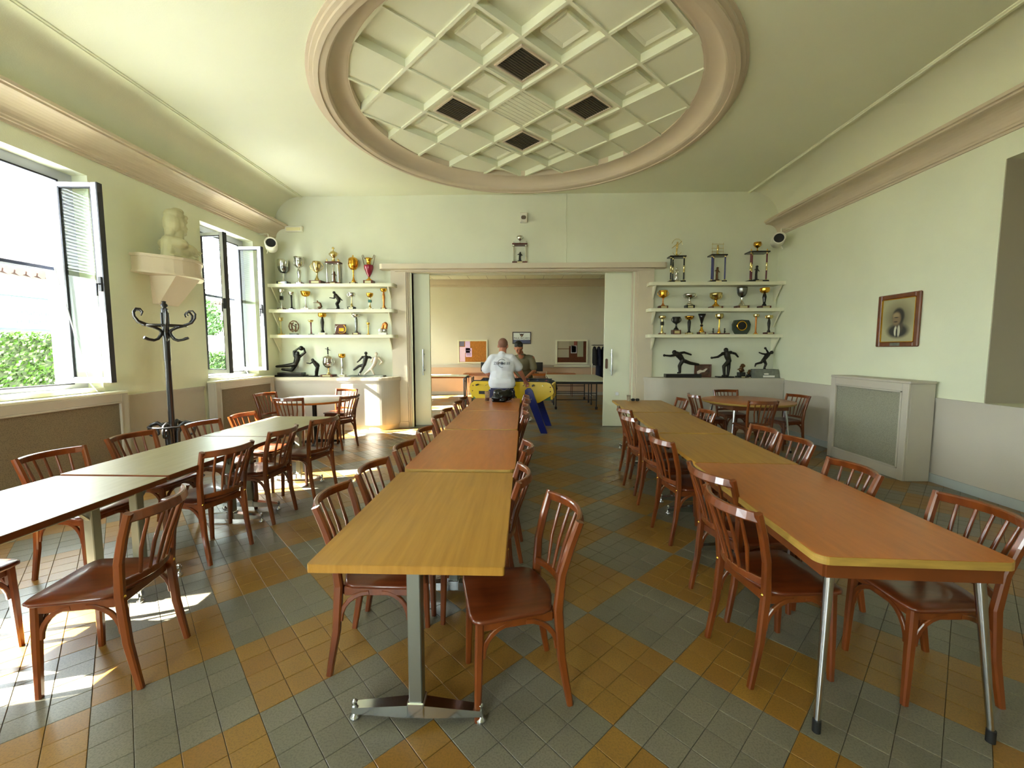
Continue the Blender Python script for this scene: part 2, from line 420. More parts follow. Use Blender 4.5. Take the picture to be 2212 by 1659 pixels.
# ---- far wall: two skins with the pocket of the sliding doors between them
OX0, OX1, OZ = -2.20, 2.075, 3.02
b = MB()
for ya, yb in ((YF, YF+.12), (YF+.26, YF+.38)):
    b.box(XL, OX0, ya, yb, 0, ZC+.3); b.box(OX1, XR, ya, yb, 0, ZC+.3); b.box(OX0, OX1, ya, yb, OZ, ZC+.3)
b.box(XL, XR, YF+.12, YF+.26, OZ+.06, ZC+.3)
struct('wall_far', b, M_ALCOVE)
struct('wall_back_room', MB().box(XO, XR+.6, YF2, YF2+.3, 0, ZC+.3), mat('far_wall_paint', '#cfc9b6', .75, var=.04, vscale=1.2))

# ---- ceiling with the round coffered medallion
CX, CY, RO, RI, ZI = -.02, 5.63, 2.47, 2.08, 4.585
TXL, TXR = -4.32, 4.18                                       # trim lines where the coves begin
cor = [math.degrees(math.atan2(y-CY, x-CX)) % 360 for x, y in ((TXL-.02, YB), (TXR+.02, YB), (TXR+.02, YF), (TXL-.02, YF))]
angs = sorted(set([360*i/96 for i in range(96)] + cor)); vs = []; fs = []
for a in angs:
    c, s = math.cos(R(a)), math.sin(R(a)); ts = []
    if c > 1e-9: ts.append((TXR+.02-CX)/c)
    if c < -1e-9: ts.append((TXL-.02-CX)/c)
    if s > 1e-9: ts.append((YF-CY)/s)
    if s < -1e-9: ts.append((YB-CY)/s)
    t = min(ts); vs += [(CX+RO*c, CY+RO*s, ZC), (CX+t*c, CY+t*s, ZC)]
n = len(angs)
for i in range(n): fs.append((2*i, 2*((i+1)%n), 2*((i+1)%n)+1, 2*i+1))
ceil = struct('ceiling', MB().add(vs, fs), M_CEIL)
struct('ceiling_slab', MB().box(XO, XR+.6, YB-.3, YF+.3, ZC+.32, ZC+.45), M_CEIL)
prof = [(RO+.035, ZC+.01), (RO+.035, ZC-.015), (RO+.005, ZC-.018), (RO, ZC-.038), (RO-.035, ZC-.042), (RO-.04, ZC-.062), (RO-.085, ZC-.066), (RO-.09, ZC-.052), (RO-.125, ZC-.050), (RO-.155, ZC-.046), (RO-.165, ZC-.034)]
for k in range(11):
    t = k/10*PI/2; prof.append((RO-.175-(RO-.175-RI-.02)*(1-math.cos(t)), ZC-.034 + (ZI-ZC+.034)*math.sin(t)))
prof += [(RI+.012, ZI+.002), (RI, ZI+.002), (RI, ZI+.125)]
rb_ = MB().lathe(prof, 96, (CX, CY, 0), cap=False, sm=False)
rb_.sm = [9*96 <= i < 20*96 for i in range(len(rb_.f))]
ring = struct('trim_1', rb_, M_CORN)
# coffers
MB().lathe([(0, ZI+.125), (RI+.06, ZI+.125)], 48, (CX, CY, 0), cap=False).build('coffer_backing', M_CEIL, ring)
G = .595; HW = (G-.036)/2; GX, GY = -.04, 5.665
circ = [(CX+ (RI+.01)*math.cos(2*PI*k/72), CY+(RI+.01)*math.sin(2*PI*k/72)) for k in range(72)]
def clip(poly, cl):
    out = poly
    for i in range(len(cl)):
        a, c = cl[i], cl[(i+1) % len(cl)]; inp = out; out = []
        ins = lambda p: (c[0]-a[0])*(p[1]-a[1]) - (c[1]-a[1])*(p[0]-a[0]) >= -1e-9
        for k in range(len(inp)):
            p, q = inp[k], inp[(k+1) % len(inp)]
            if ins(p) != ins(q):
                d1 = (c[0]-a[0])*(p[1]-a[1]) - (c[1]-a[1])*(p[0]-a[0]); d2 = (c[0]-a[0])*(q[1]-a[1]) - (c[1]-a[1])*(q[0]-a[0]); t = d1/(d1-d2)
                x = (p[0]+(q[0]-p[0])*t, p[1]+(q[1]-p[1])*t)
                if ins(p): out += [p, x]
                else: out += [x]
            elif ins(p): out.append(p)
        if not out: return []
        o2 = []
        for p in out:
            if not o2 or math.dist(p, o2[-1]) > 1e-6: o2.append(p)
        out = o2
    return out
r45 = math.sqrt(.5)
def g2w(u, v): return (GX + (u-v)*r45, GY + (u+v)*r45)
def sq(u, v, h): return [g2w(u-h, v-h), g2w(u+h, v-h), g2w(u+h, v+h), g2w(u-h, v+h)]
SQUARE = {(-1,0),(1,0),(-2,-1),(-1,-2),(1,-2),(2,1),(-1,2),(1,2),(0,-3),(0,3),(-3,-2),(-3,2),(3,2),(2,3),(-2,3)}
DEEP = {(0,-1),(0,1),(-3,0),(-2,1),(2,-1),(3,0),(2,2),(-2,-2)}
M_VENT = mat('vent_dark_brown', '#4a4334', .6)
ribs = MB()
for k in range(-4, 5):
    for fam in (0, 1):
        w = .018; L = 2.6; c = (k+.5)*G
        poly = [g2w(*(p if fam == 0 else (p[1], p[0]))) for p in ((-L, c-w), (L, c-w), (L, c+w), (-L, c+w))]
        if fam: poly.reverse()
        poly = clip(poly, circ)
        if len(poly) > 2: ribs.prism(poly, ZI-.0006*fam, ZI+.10)
struct('coffer_rib', ribs, M_CEIL, ring)
for i in range(-4, 5):
    for j in range(-4, 5):
        u, v = i*G, j*G; poly = clip(sq(u, v, HW), circ)
        if len(poly) < 3: continue
        area = abs(sum(poly[k][0]*poly[(k+1)%len(poly)][1] - poly[(k+1)%len(poly)][0]*poly[k][1] for k in range(len(poly))))/2
        if area < .0004: continue
        full = area > (2*HW)**2*.98
        d = .085 if (i, j) in SQUARE or (i, j) in DEEP else .018
        if abs(i) == 1 and abs(j) == 1: d = .03
        b = MB()
        if (i, j) in SQUARE and full:                        # deep coffer with a raised square frame
            o_, n_ = sq(u, v, HW), sq(u, v, HW*.60)
            for k in range(4):
                a, c, e, f_ = o_[k], o_[(k+1)%4], n_[(k+1)%4], n_[k]
                b.add([(*a, ZI+d), (*c, ZI+d), (*e, ZI+d), (*f_, ZI+d)], [(3,2,1,0)])
                g1, g2 = sq(u, v, HW*.60), sq(u, v, HW*.46)
                b.add([(*g1[k], ZI+d), (*g1[(k+1)%4], ZI+d), (*g1[(k+1)%4], ZI+d-.035), (*g1[k], ZI+d-.035)], [(0,1,2,3)])
                b.add([(*g1[k], ZI+d-.035), (*g1[(k+1)%4], ZI+d-.035), (*g2[(k+1)%4], ZI+d-.022), (*g2[k], ZI+d-.022)], [(3,2,1,0)])
            b.add([(*p, ZI+d-.022) for p in sq(u, v, HW*.46)], [(3,2,1,0)])
        else:
            b.prism(poly, ZI+d, ZI+d+.02)
        if (i, j) == (0, 0):                                 # ridged central panel
            for k in range(9):
                vv = v - HW + (k+.5)*2*HW/9
                b.prism([g2w(u-HW, vv-.008), g2w(u+HW, vv-.008), g2w(u+HW, vv+.008), g2w(u-HW, vv+.008)], ZI+d-.005, ZI+d)
        p = struct('coffer_panel', b, M_CEIL, ring); del p['kind']
        if abs(i) == 1 and abs(j) == 1:
            vb = MB().prism(sq(u, v, HW*.70), ZI+d-.004, ZI+d-.001)
            vb.build('vent_grille', M_VENT, p)
            for k in range(12):
                vv = v - HW*.64 + k*HW*1.28/11; h = HW*.66
                sl = MB().prism([g2w(u-h, vv-.006), g2w(u+h, vv-.006), g2w(u+h, vv+.006), g2w(u-h, vv+.006)], ZI+d-.014, ZI+d-.004)
                sl.build('vent_slat', M_VENT, p)
            fr = MB(); o_, n_ = sq(u, v, HW*.76), sq(u, v, HW*.69)
            for k in range(4):
                q = [o_[k], o_[(k+1)%4], n_[(k+1)%4], n_[k]]; fr.prism(q, ZI+d-.02, ZI+d)
            fr.build('vent_frame', M_CORN, p)

# ---- coves and cornices along both long walls
def side_profile(sgn, xw, xt):
    # cove from ceiling trim to the wall above the cornice
    dx = abs(xw - xt); cove = []
    for k in range(13):
        t = k/12*PI/2; cove.append((xt + sgn*dx*math.sin(t)*.985, ZC - .58*(1-math.cos(t))))
    corn = [(xw, 3.66), (xw-sgn*.02, 3.66), (xw-sgn*.02, 3.685), (xw-sgn*.04, 3.69), (xw-sgn*.04, 3.71)]
    for k in range(9):
        t = k/8*PI/2; corn.append((xw - sgn*(.05+.20*(1-math.cos(t))), 3.72+.15*math.sin(t)))
    corn += [(xw-sgn*.27, 3.875), (xw-sgn*.27, 3.895), (xw-sgn*.295, 3.90), (xw-sgn*.295, 3.935), (xw-sgn*.27, 3.94), (xw, 3.94)]
    trim = [(xt-sgn*.035, ZC+.005), (xt-sgn*.035, ZC-.012), (xt-sgn*.02, ZC-.02), (xt-sgn*.02, ZC-.03), (xt+sgn*.01, ZC-.03), (xt+sgn*.02, ZC-.014), (xt+sgn*.02, ZC+.005)]
    return cove, corn, trim
def sweepY(poly, y0, y1, closed):
    n = len(poly); b = MB()
    vs = [(x, y0, z) for x, z in poly] + [(x, y1, z) for x, z in poly]
    fs = [(i, (i+1) % n, n+(i+1) % n, n+i) for i in range(n if closed else n-1)]
    b.add(vs, fs, 0, not closed)
    if closed: b.add(vs, [tuple(range(n)), tuple(range(2*n-1, n-1, -1))])
    return b
k = 2
for sgn, xw, xt in ((-1, XL, TXL), (1, XR, TXR)):
    cove, corn, trim = side_profile(sgn, xw, xt)
    struct('ceiling_cove', sweepY(cove, YB, YF, False), M_CEIL)
    struct(f'trim_{k}', sweepY(corn, YB, YF-.0, True), M_CORN)
    struct(f'trim_{k+1}', sweepY(trim, YB, YF, True), M_CEIL); k += 2

# ---- wainscot, rails and baseboards
def wains(name, x0, x1, y0, y1, z1, m=None): struct(name, MB().box(x0, x1, y0, y1, 0, z1), m or M_WAIN)
segs = []
prev = YB
for y0, y1 in WIN_Y: segs.append((prev, y0-.12)); prev = y1+.12
segs.append((prev, 7.86))
for y0, y1 in segs:
    if y1 - y0 < .3: continue
    wains(f'trim_{k}', XL, XL+.012, y0, y1, .955); k += 1
    struct(f'trim_{k}', MB().box(XL, XL+.03, y0, y1, .955, .985).box(XL, XL+.02, y0, y1, .925, .955), M_WAIN); k += 1
    struct('baseboard_left', MB().box(XL, XL+.025, y0, y1, 0, .09), M_WAIN)
wains(f'trim_{k}', XR-.012, XR, YB, 7.86, .945); k += 1
struct(f'trim_{k}', MB().box(XR-.035, XR, YB, 7.86, .955, .985).box(XR-.022, XR, YB, 7.86, .92, .955), M_WAIN); k += 1
struct('baseboard_right', MB().box(XR-.028, XR, YB, 7.86, 0, .10), M_BASEB)

# ---- portal of the far wall: pilasters, stepped reveal, lintel shelf
b = MB()
for x0, x1 in ((-2.59, -2.296), (2.156, 2.44)):
    b.box(x0, x1, YF-.06, YF, 0, 3.06)
    b.box(x0-.008, x1+.008, YF-.075, YF, 0, .12)
struct(f'trim_{k}', b, M_PORTAL); k += 1
b = MB().box(-2.296, 2.156, YF-.05, YF, OZ, 3.06)
for s, x in ((1, -2.296), (-1, 2.156)):
    b.box(min(x, x+s*.03), max(x, x+s*.03), YF-.04, YF+.02, 0, OZ)
    b.box(min(x+s*.03, x+s*.062), max(x+s*.03, x+s*.062), YF-.015, YF+.06, 0, OZ)
    b.box(min(x+s*.062, x+s*.096), max(x+s*.062, x+s*.096), YF+.02, YF+.12, 0, OZ)
struct(f'trim_{k}', b, M_PORTAL); k += 1
lint = roundrect(-2.77, 2.64, YF-.21, YF+.1, .07)
struct(f'trim_{k}', MB().prism([(x, min(y, YF)) for x, y in lint], 3.06, 3.155), M_PORTAL); k += 1
struct(f'trim_{k}', MB().box(-2.50, 2.36, YF-.09, YF-.05, 3.03, 3.06), M_PORTAL); k += 1

# ---- sliding doors
def door(n, x0, x1, hx, lockx=None):
    d = sroot(f'door_{n}')
    MB().bbox(x0, x1, 8.415, 8.465, .015, OZ+.03, .003).build('door_leaf', M_DOOR, d)
    h = MB().tube([(hx, 8.34, 1.03), (hx, 8.34, 1.545)], .014, 10)
    for z in (1.13, 1.445): h.tube([(hx, 8.34, z), (hx, 8.416, z)], .009, 8); h.lathe([(.02, 0), (.02, .012)], 10, M=Matrix.Translation((hx, 8.416, z)) @ Matrix.Rotation(R(90), 4, 'X'))
    tag(h.build('handle', M_CHROME, d), 'tall chrome bar handle')
    if lockx:
        tag(MB().prism(roundrect(lockx-.025, lockx+.025, 1.16, 1.36, .024), 8.405, 8.416, 'xz').build('lock_plate', mat('lock_plate_brown', '#6e5648', .4, .5), d), 'brown oval recessed pull')
    MB().box(x0, x1, 8.42, 8.46, .0, .015).build('guide', M_STEEL, d)
door(1, -3.40, -1.888, -2.02); door(2, 1.561, 3.10, 1.70, 1.612)
sw = thing('wall_socket', 'small white square socket plate low on the right sliding door', 'socket', (1.83, 8.414, .62))
MB().bbox(-.045, .045, -.012, 0, 0, .09, .006).build('plate', M_WHITEPL, sw); MB().prism(roundrect(-.03, .03, .015, .075, .01), -.015, -.010, 'xz').build('rocker', M_ALUW, sw)

# ---- windows
def sash(parent, hy, ang, sgn, w=.575, h=2.16, zb=1.17):
    """one casement, hinged at (x=-5.06, y=hy); local +x runs from hinge to the free edge"""
    o = bpy.data.objects.new('sash', None); COL.objects.link(o); o.parent = parent
    o.location = (-5.06, hy, zb); o.rotation_euler = (0, 0, ang)
    t = .045; d = .024
    fr = MB().bbox(0, t, -d, d, 0, h).bbox(w-t-.02, w, -d, d, 0, h).bbox(t, w-t-.02, -d, d, 0, t+.01).bbox(t, w-t-.02, -d, d, h-t, h)
    fr.build('sash_frame', M_ALUW, o)
    g = MB()
    for x0, x1, z0, z1 in ((t, t+.012, t, h-t), (w-t-.032, w-t-.02, t, h-t), (t, w-t-.02, t+.008, t+.02), (t, w-t-.02, h-t-.012, h-t)):
        g.box(x0, x1, -d*.8, d*.8, z0, z1)
    g.box(w-.002, w+.012, -d-.008, d+.008, 0, h)
    g.build('gasket', M_GASKET, o)
    MB().box(t+.01, w-t-.03, -.004, .004, t+.01, h-t-.01).build('glass_pane', M_GLASS, o)
    hd = MB().bbox(w-.045, w-.005, -d-.02, -d, 1.0, 1.16, .006).tube([(w-.025, -d-.02, 1.08), (w-.025, -d-.05, 1.08), (w-.025, -d-.055, .95)], .009, 8)
    hd.build('handle', M_GASKET, o)
    hg = MB()
    for z in (.12, h*.5, h-.14): hg.tube([(-.012, d, z-.04), (-.012, d, z+.04)], .012, 8)
    hg.build('hinge', M_ALUW, o)
    return o
def window(n, y0, y1, a_near, a_far, zt=Z1):
    w = sroot(f'window_{n}')
    xf0, xf1 = -5.15, -5.06
    f = MB().box(xf0, xf1, y0, y0+.16, Z0, zt).box(xf0, xf1, y1-.16, y1, Z0, zt).box(xf0, xf1, y0+.16, y1-.16, Z0, Z0+.06).box(xf0, xf1, y0+.16, y1-.16, zt-.11, zt)
    f.build('window_frame', M_ALU, w)
    g = MB().box(xf1, xf1+.012, y0+.155, y0+.168, Z0+.05, zt-.1).box(xf1, xf1+.012, y1-.168, y1-.155, Z0+.05, zt-.1).box(xf1, xf1+.012, y0+.16, y1-.16, zt-.118, zt-.1).box(xf1, xf1+.012, y0+.16, y1-.16, Z0+.05, Z0+.066)
    g.build('seal', M_GASKET, w)
    MB().bbox(-5.06, XL+.02, y0, y1, Z0-.045, Z0+.004, .006).build('window_sill', M_SHELF, w)
    sash(w, y0+.185, R(a_near), 1, h=zt-1.31, w=(y1-y0)/2-.17); sash(w, y1-.185, R(a_far), -1, h=zt-1.31, w=(y1-y0)/2-.17)
    return w
M_SLATM = tm_sl = None
def blind(n, y0, y1, label):
    hw = .019 if n == 3 else .029
    t = thing('venetian_blind', label, 'blind', (-5.215, (y0+y1)/2, 2.40), 0, 'half lowered outside blinds of the hall windows')
    L = (y1-y0)/2 - .045
    MB().bbox(-.035, .035, -L, L, 0, .045, .008).build('bottom_rail', mat('blind_rail_navy', '#2a3145', .4), t)
    sl = MB().add([(-hw, -L, -.004), (0, -L, .003), (hw, -L, -.004), (-hw, L, -.004), (0, L, .003), (hw, L, -.004)], [(0,1,4,3), (1,2,5,4)]).mesh('slat', M_BLIND)
    nsl = 25
    for i in range(nsl):
        o = bpy.data.objects.new('slat', sl); COL.objects.link(o); o.parent = t; o.location = (0, 0, .075 + i*.038); o.rotation_euler = (0, R(-4), 0)
    for yy in (-L*.62, L*.62): MB().tube([(0, yy, .02), (0, yy, 1.03)], .002, 5).build('cord', M_BLIND, t)
    MB().box(-.04, .04, -L, L, 1.02, 1.07).build('head_rail', M_ALU, t)
where = ['nearest the camera, behind the left edge', 'at the near end of the left tables', 'nearest the plaster bust, left edge of the picture', 'beside the left trophy shelves']
for n, (y0, y1) in enumerate(WIN_Y):
    window(n+1, y0, y1, (-60, -60, -40, -6)[n], (8, 8, 4, 0)[n])
    blind(n, y0, y1, 'white slatted venetian blind outside the window ' + where[n] if n > 1 else 'white slatted venetian blind outside the hall window ' + where[n])
for n, (y0, y1) in enumerate(FAR_WIN_Y): window(n+5, y0, y1, 4, 10, 2.98)

# ---- ceiling of the room beyond, back wall trims
struct('ceiling_beyond', MB().box(XO, XR+.6, YF+.38, YF2+.3, ZC2, ZC2+.1), mat('far_ceiling_grid', '#b9b19f', .7))
cb = bpy.data.objects['ceiling_beyond']
for i in range(16):
    for j in range(10):
        x0 = XL + i*.61; y0 = YF+.45 + j*.61
        if x0+.6 > XR+.2 or y0+.6 > YF2: continue
        MB().box(x0, x0+.59, y0, y0+.59, ZC2-.006, ZC2).build('ceiling_panel', M_SHELF, cb)
struct(f'trim_{k}', MB().box(XL, XR, YF2-.10, YF2, 3.70, 3.87).box(XL, XR, YF2-.05, YF2, 3.64, 3.70), M_CORN); k += 1
struct(f'trim_{k}', MB().box(XL, XR, YF2-.03, YF2, .93, 1.02), M_WAIN); k += 1
struct(f'trim_{k}', MB().box(XL, XR, YF2-.012, YF2, 0, .93), mat('far_wainscot_peach', '#c8a98c', .6, var=.05, vscale=2)); k += 1
struct('baseboard_back', MB().box(XL, XR, YF2-.03, YF2-.012, 0, .10), M_WAIN)

# ================================================================ OUTSIDE THE WINDOWS
struct('ground_outside', MB().box(-60, XO, -30, 60, -.45, -.35), mat('pale_pavement', '#8f897c', .9, var=.1, vscale=.6))
M_LEAF = mat('hedge_leaf', '#33540c', .5, var=.4, vscale=9, col2='#1b3006')
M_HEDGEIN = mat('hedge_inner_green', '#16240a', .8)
def hedge(label, x0, x1, y0, y1, h, n):
    t = thing('hedge', label, 'hedge', ((x0+x1)/2, (y0+y1)/2, -.35), 0, 'clipped hedges across the lane')
    X, Y = (x1-x0)/2, (y1-y0)/2; Hh = h + .35
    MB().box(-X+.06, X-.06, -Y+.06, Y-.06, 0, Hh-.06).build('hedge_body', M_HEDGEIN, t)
    b = MB(); rnd = random.Random(5)
    for i in range(n):
        f = rnd.random()
        if f < .62: p = Vector((X + rnd.uniform(-.07, .03), rnd.uniform(-Y, Y), rnd.uniform(0, Hh)))
        elif f < .86: p = Vector((rnd.uniform(-X, X), rnd.uniform(-Y, Y), Hh + rnd.uniform(-.07, .05)))
        else: p = Vector((rnd.uniform(-X, X), -Y + rnd.uniform(-.03, .07), rnd.uniform(0, Hh)))
        s = rnd.uniform(.03, .055); a = Vector((rnd.gauss(0,1), rnd.gauss(0,1), rnd.gauss(0,1))).normalized(); c = a.orthogonal().normalized(); e = a.cross(c)
        b.add([p+c*s, p+e*s*.55, p-c*s, p-e*s*.55], [(0,1,2,3)])
    tag(b.build('leaves', M_LEAF, t), kind='stuff')
hedge('tall green clipped hedge seen low in the near window', -10.2, -9.4, 5.5, 9.2, 1.82, 9000)
hedge('low green clipped hedge seen through the far window', -10.6, -9.6, 10.6, 15.0, 1.42, 9000)
# building across the lane
bl = thing('house', 'pale house with tiled roof and shuttered window across the lane', 'house', (-16, 14, -.35))
MB().box(-.3, 0, -9, 9, 0, 4.4).build('wall', mat('house_render_pink', '#7d7268', .9, var=.08, vscale=1), bl)
rf = MB()
for i in range(60):
    y = -9 + i*.3; rf.tube([(.45, y, 4.3), (-2.4, y, 5.1)], .15, 6)
rf.build('roof', mat('roof_tile_clay', '#4a342c', .9, var=.3, vscale=3), bl)
for y in (-4.6, -1.6, 2.4, 5.4):
    w = MB().box(-.02, .05, y-.55, y+.55, 2.2, 3.9).build('window', mat('house_window_lilac', '#201e40', .4), bl)
    MB().box(.0, .07, y-.65, y-.55, 2.1, 4.0).box(.0, .07, y+.55, y+.65, 2.1, 4.0).box(0, .07, y-.65, y+.65, 3.9, 4.0).box(0, .07, y-.65, y+.65, 2.1, 2.2).build('window_frame', M_ALUW, w)
    for s in (-1, 1): MB().box(.0, .05, y+s*.93-.27, y+s*.93+.27, 2.15, 3.95).build('shutter', mat('shutter_blue', '#1c2440', .6), w)
# shop panel with a green wave and lettering, in front of the house
sp = thing('shop_panel', 'pale blue sign panel with green wave and lettering beyond the hedge', 'sign', (-12.6, 10.2, -.35))
MB().box(-.15, 0, -1.8, 1.9, 2.42, 3.02).build('panel', mat('sign_pale_cyan', '#7f9ca4', .6), sp)
MB().box(-.35, .06, -1.8, 1.9, 3.22, 3.62).build('fascia', M_ALUW, sp)
wv = MB(); pts = []
N = 48
top = [(-1.8+3.7*i/N, 3.02+.055*math.sin(i/N*2*PI*6)) for i in range(N+1)]
wv.prism(top + [(y, z+.09) for y, z in reversed(top)], .002, .012, 'yz'); wv.prism([(-1.8, 3.17), (1.9, 3.17), (1.9, 3.22), (-1.8, 3.22)], .002, .012, 'yz')
for y in (-1.2, -.62, -.05, .5, 1.1): wv.prism([(y-.03, 3.05), (y+.03, 3.05), (y+.03, 3.2), (y-.03, 3.2)], .002, .014, 'yz')
wv.build('wave', mat('sign_green_wave', '#1c4a38', .6), sp)
MB().box(-.02, .0, -1.8, 1.9, 3.02, 3.22).build('band', M_ALUW, sp)
M_LETTER = mat('sign_letter_grey', '#20303c', .6)
text('lettering', 'MARSEILLE', .16, M_LETTER, sp, (.005, -.02, 2.76), (R(90), 0, R(90)), .004, sx=1.35)
text('lettering', 'STE MARTHE', .16, M_LETTER, sp, (.005, -.16, 2.55), (R(90), 0, R(90)), .004, sx=1.35)
MB().box(-.4, -.2, -1.8, 1.9, 0, 2.42).build('shutter_wall', mat('roller_shutter_grey', '#3a4048', .5), sp)
for i in range(10): MB().box(-.2, -.17, -1.8, .6, .4+i*.2, .53+i*.2).build('shutter_slat', M_STEEL, sp)
# white boundary wall and a tree seen through the far window
struct('wall_outside', MB().box(-13.2, -13.0, 13.0, 24, -.35, 2.05).box(-13.25, -12.95, 13.0, 24, 2.05, 2.12), mat('white_render', '#eceae4', .9))
tr = thing('tree', 'green leafy tree behind the white garden wall', 'tree', (-14.4, 17.6, -.35))
MB().tube([(0,0,0), (.05,.02,1.4), (0,.1,2.8)], [.14,.12,.08], 8).build('trunk', mat('bark', '#5b4a38', .9), tr)
b = MB(); rnd = random.Random(9)
for i in range(5000):
    d = Vector((rnd.gauss(0,1), rnd.gauss(0,1), rnd.gauss(0,.8))).normalized() * rnd.uniform(.6, 1.0); p = Vector((d.x*1.1, d.y*1.9, 3.2+d.z*1.2)); s = rnd.uniform(.05, .10)
    a = Vector((rnd.gauss(0,1), rnd.gauss(0,1), rnd.gauss(0,1))).normalized(); c = a.orthogonal().normalized(); e = a.cross(c)
    b.add([p+c*s, p+e*s*.55, p-c*s, p-e*s*.55], [(0,1,2,3)])
tag(b.build('leaves', M_LEAF, tr), kind='stuff')

# ================================================================ BUILT-IN FURNITURE
# ---- radiator covers
def rad_cover(label, x0, x1, y0, y1, zt, face, screen):
    t = thing('radiator_cover', label, 'radiator cover', ((x0+x1)/2, (y0+y1)/2, 0))
    X, Y = (x1-x0)/2, (y1-y0)/2; f = face
    xf = X*f                                              # x of the front face
    b = MB()
    d = .03
    def bx(xa, xb, *r): b.bbox(min(xa, xb), max(xa, xb), *r, .004)
    bx(-xf, xf-f*d, -Y, -Y+.03, 0, zt-.03); bx(-xf, xf-f*d, Y-.03, Y, 0, zt-.03)
    fw = .085
    bx(xf-f*d, xf, -Y, -Y+fw, 0, zt-.03); bx(xf-f*d, xf, Y-fw, Y, 0, zt-.03); bx(xf-f*d, xf, -Y+fw, Y-fw, 0, .13); bx(xf-f*d, xf, -Y+fw, Y-fw, zt-.12, zt-.03)
    b.build('casing', M_WAIN, t)
    m = MB(); e = .02
    for ya, yb, za, zb in ((-Y+fw, -Y+fw+e, .13, zt-.12), (Y-fw-e, Y-fw, .13, zt-.12), (-Y+fw, Y-fw, .13, .13+e), (-Y+fw, Y-fw, zt-.12-e, zt-.12)):
        m.bbox(min(xf-f*.02, xf+f*.008), max(xf-f*.02, xf+f*.008), ya, yb, za, zb, .004)
    m.build('moulding', M_WAIN, t)
    MB().box(min(xf-f*.028, xf-f*.02), max(xf-f*.028, xf-f*.02), -Y+fw, Y-fw, .13, zt-.12).build('screen', screen, t)
    MB().bbox(-X-(.012 if f > 0 else .012)*(f > 0)*0, X, -Y-.012, Y+.012, zt-.03, zt, .006).build('top_board', M_WAIN if f < 0 else M_SHELF, t)
    return t
rad_cover('big beige radiator cover with grey mesh under the framed portrait', 4.42, XR-.036, 4.98, 6.22, 1.175, -1, M_SCREEN)
rad_cover('brown mesh radiator cover under the near window beside the left tables', XL+.022, -4.72, 3.40, 4.86, 1.055, 1, M_SCREENB)
rad_cover('taupe mesh radiator cover under the far window by the trophy cabinet', XL+.022, -4.72, 6.30, 7.80, 1.055, 1, M_SCREENB)
rad_cover('brown mesh radiator cover under the hall window beyond the left picture edge', XL+.022, -4.72, .55, 1.95, 1.055, 1, M_SCREENB)

# ---- trophy cabinets (curved free end) and their shelves
def cabinet(label, xw, xe, top):
    s = 1 if xe > xw else -1; r = .38
    t = thing('trophy_cabinet', label, 'cabinet', (xw+s*.022, YF-.022, 0))
    w = abs(xe-xw)-.022; d = .378
    def outline(o):
        pts = [(0, 0), (0, -d-o)]
        cx, cyy = w-r, -d+r
        pts += [(cx+(r+o)*math.sin(R(a)), cyy-(r+o)*math.cos(R(a))) for a in range(0, 91, 6)] + [(w+o, 0)]
        return [(s*x, y) for x, y in pts]
    MB().prism(outline(0), .10, top-.09).build('body', M_WAIN, t)
    MB().prism(outline(-.02), 0, .10).build('plinth', M_PORTAL, t)
    MB().prism(outline(.012), top-.09, top-.06).build('moulding', M_WAIN, t)
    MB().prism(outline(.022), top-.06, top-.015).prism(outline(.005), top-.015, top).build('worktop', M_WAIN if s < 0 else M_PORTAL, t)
ZCAB = 1.012
cabinet('low curved-end trophy cabinet in sunlight below the left shelves', XL, -2.45, ZCAB)
cabinet('low curved-end trophy cabinet in shade below the right shelves', XR, 2.30, ZCAB)
SH = (2.782, 2.303, 1.822)
nm = ('top', 'middle', 'lowest')
for side, xw, xe in (('left', XL, -2.47), ('right', XR, 2.30)):
    s = 1 if xe > xw else -1; w = abs(xe-xw); d = .27
    for q, z in enumerate(SH):
        t = thing('wall_shelf', f'{nm[q]} long white trophy shelf on the {side} of the doorway', 'shelf', (xw, YF, z), 0, 'white trophy shelves')
        pts = [(0, 0), (0, -d), (w-.06, -d)] + [(w-.06+.06*math.sin(R(a)), -d+.06-.06*math.cos(R(a))) for a in range(15, 91, 15)] + [(w, 0)]
        MB().prism([(s*x, y) for x, y in pts], -.06, 0).build('board', M_SHELF, t)
        for xb in (.05, w-.12):
            MB().prism([(-d+.03, -.06), (0, -.06), (0, -.34), (-.025, -.34)], s*xb-.012, s*xb+.012, 'yz').build('bracket', M_SHELF, t)
# bust console
t = thing('wall_console', 'bow-fronted pinkish wall console carrying the plaster bust', 'console', (XL, 5.66, 2.50))
def bow(hw, dp):
    return [(0, -hw), (dp*.30, -hw)] + [(dp*.30 + dp*.70*math.sin(PI*i/12), -hw + 2*hw*i/12) for i in range(1, 12)] + [(dp*.30, hw), (0, hw)]
MB().prism(bow(.47, .44), .03, .20).build('body', M_CORN, t)
MB().prism(bow(.49, .46), .20, .235).prism(bow(.49, .46), 0, .03).build('moulding', M_CORN, t)
MB().add([(0,-.22,0),(.34,-.20,0),(.34,.20,0),(0,.22,0),(0,-.20,-.36),(.05,-.16,-.36),(.05,.16,-.36),(0,.20,-.36)], [(0,1,2,3),(7,6,5,4),(0,4,5,1),(1,5,6,2),(2,6,7,3),(3,7,4,0)]).build('bracket', M_CORN, t)

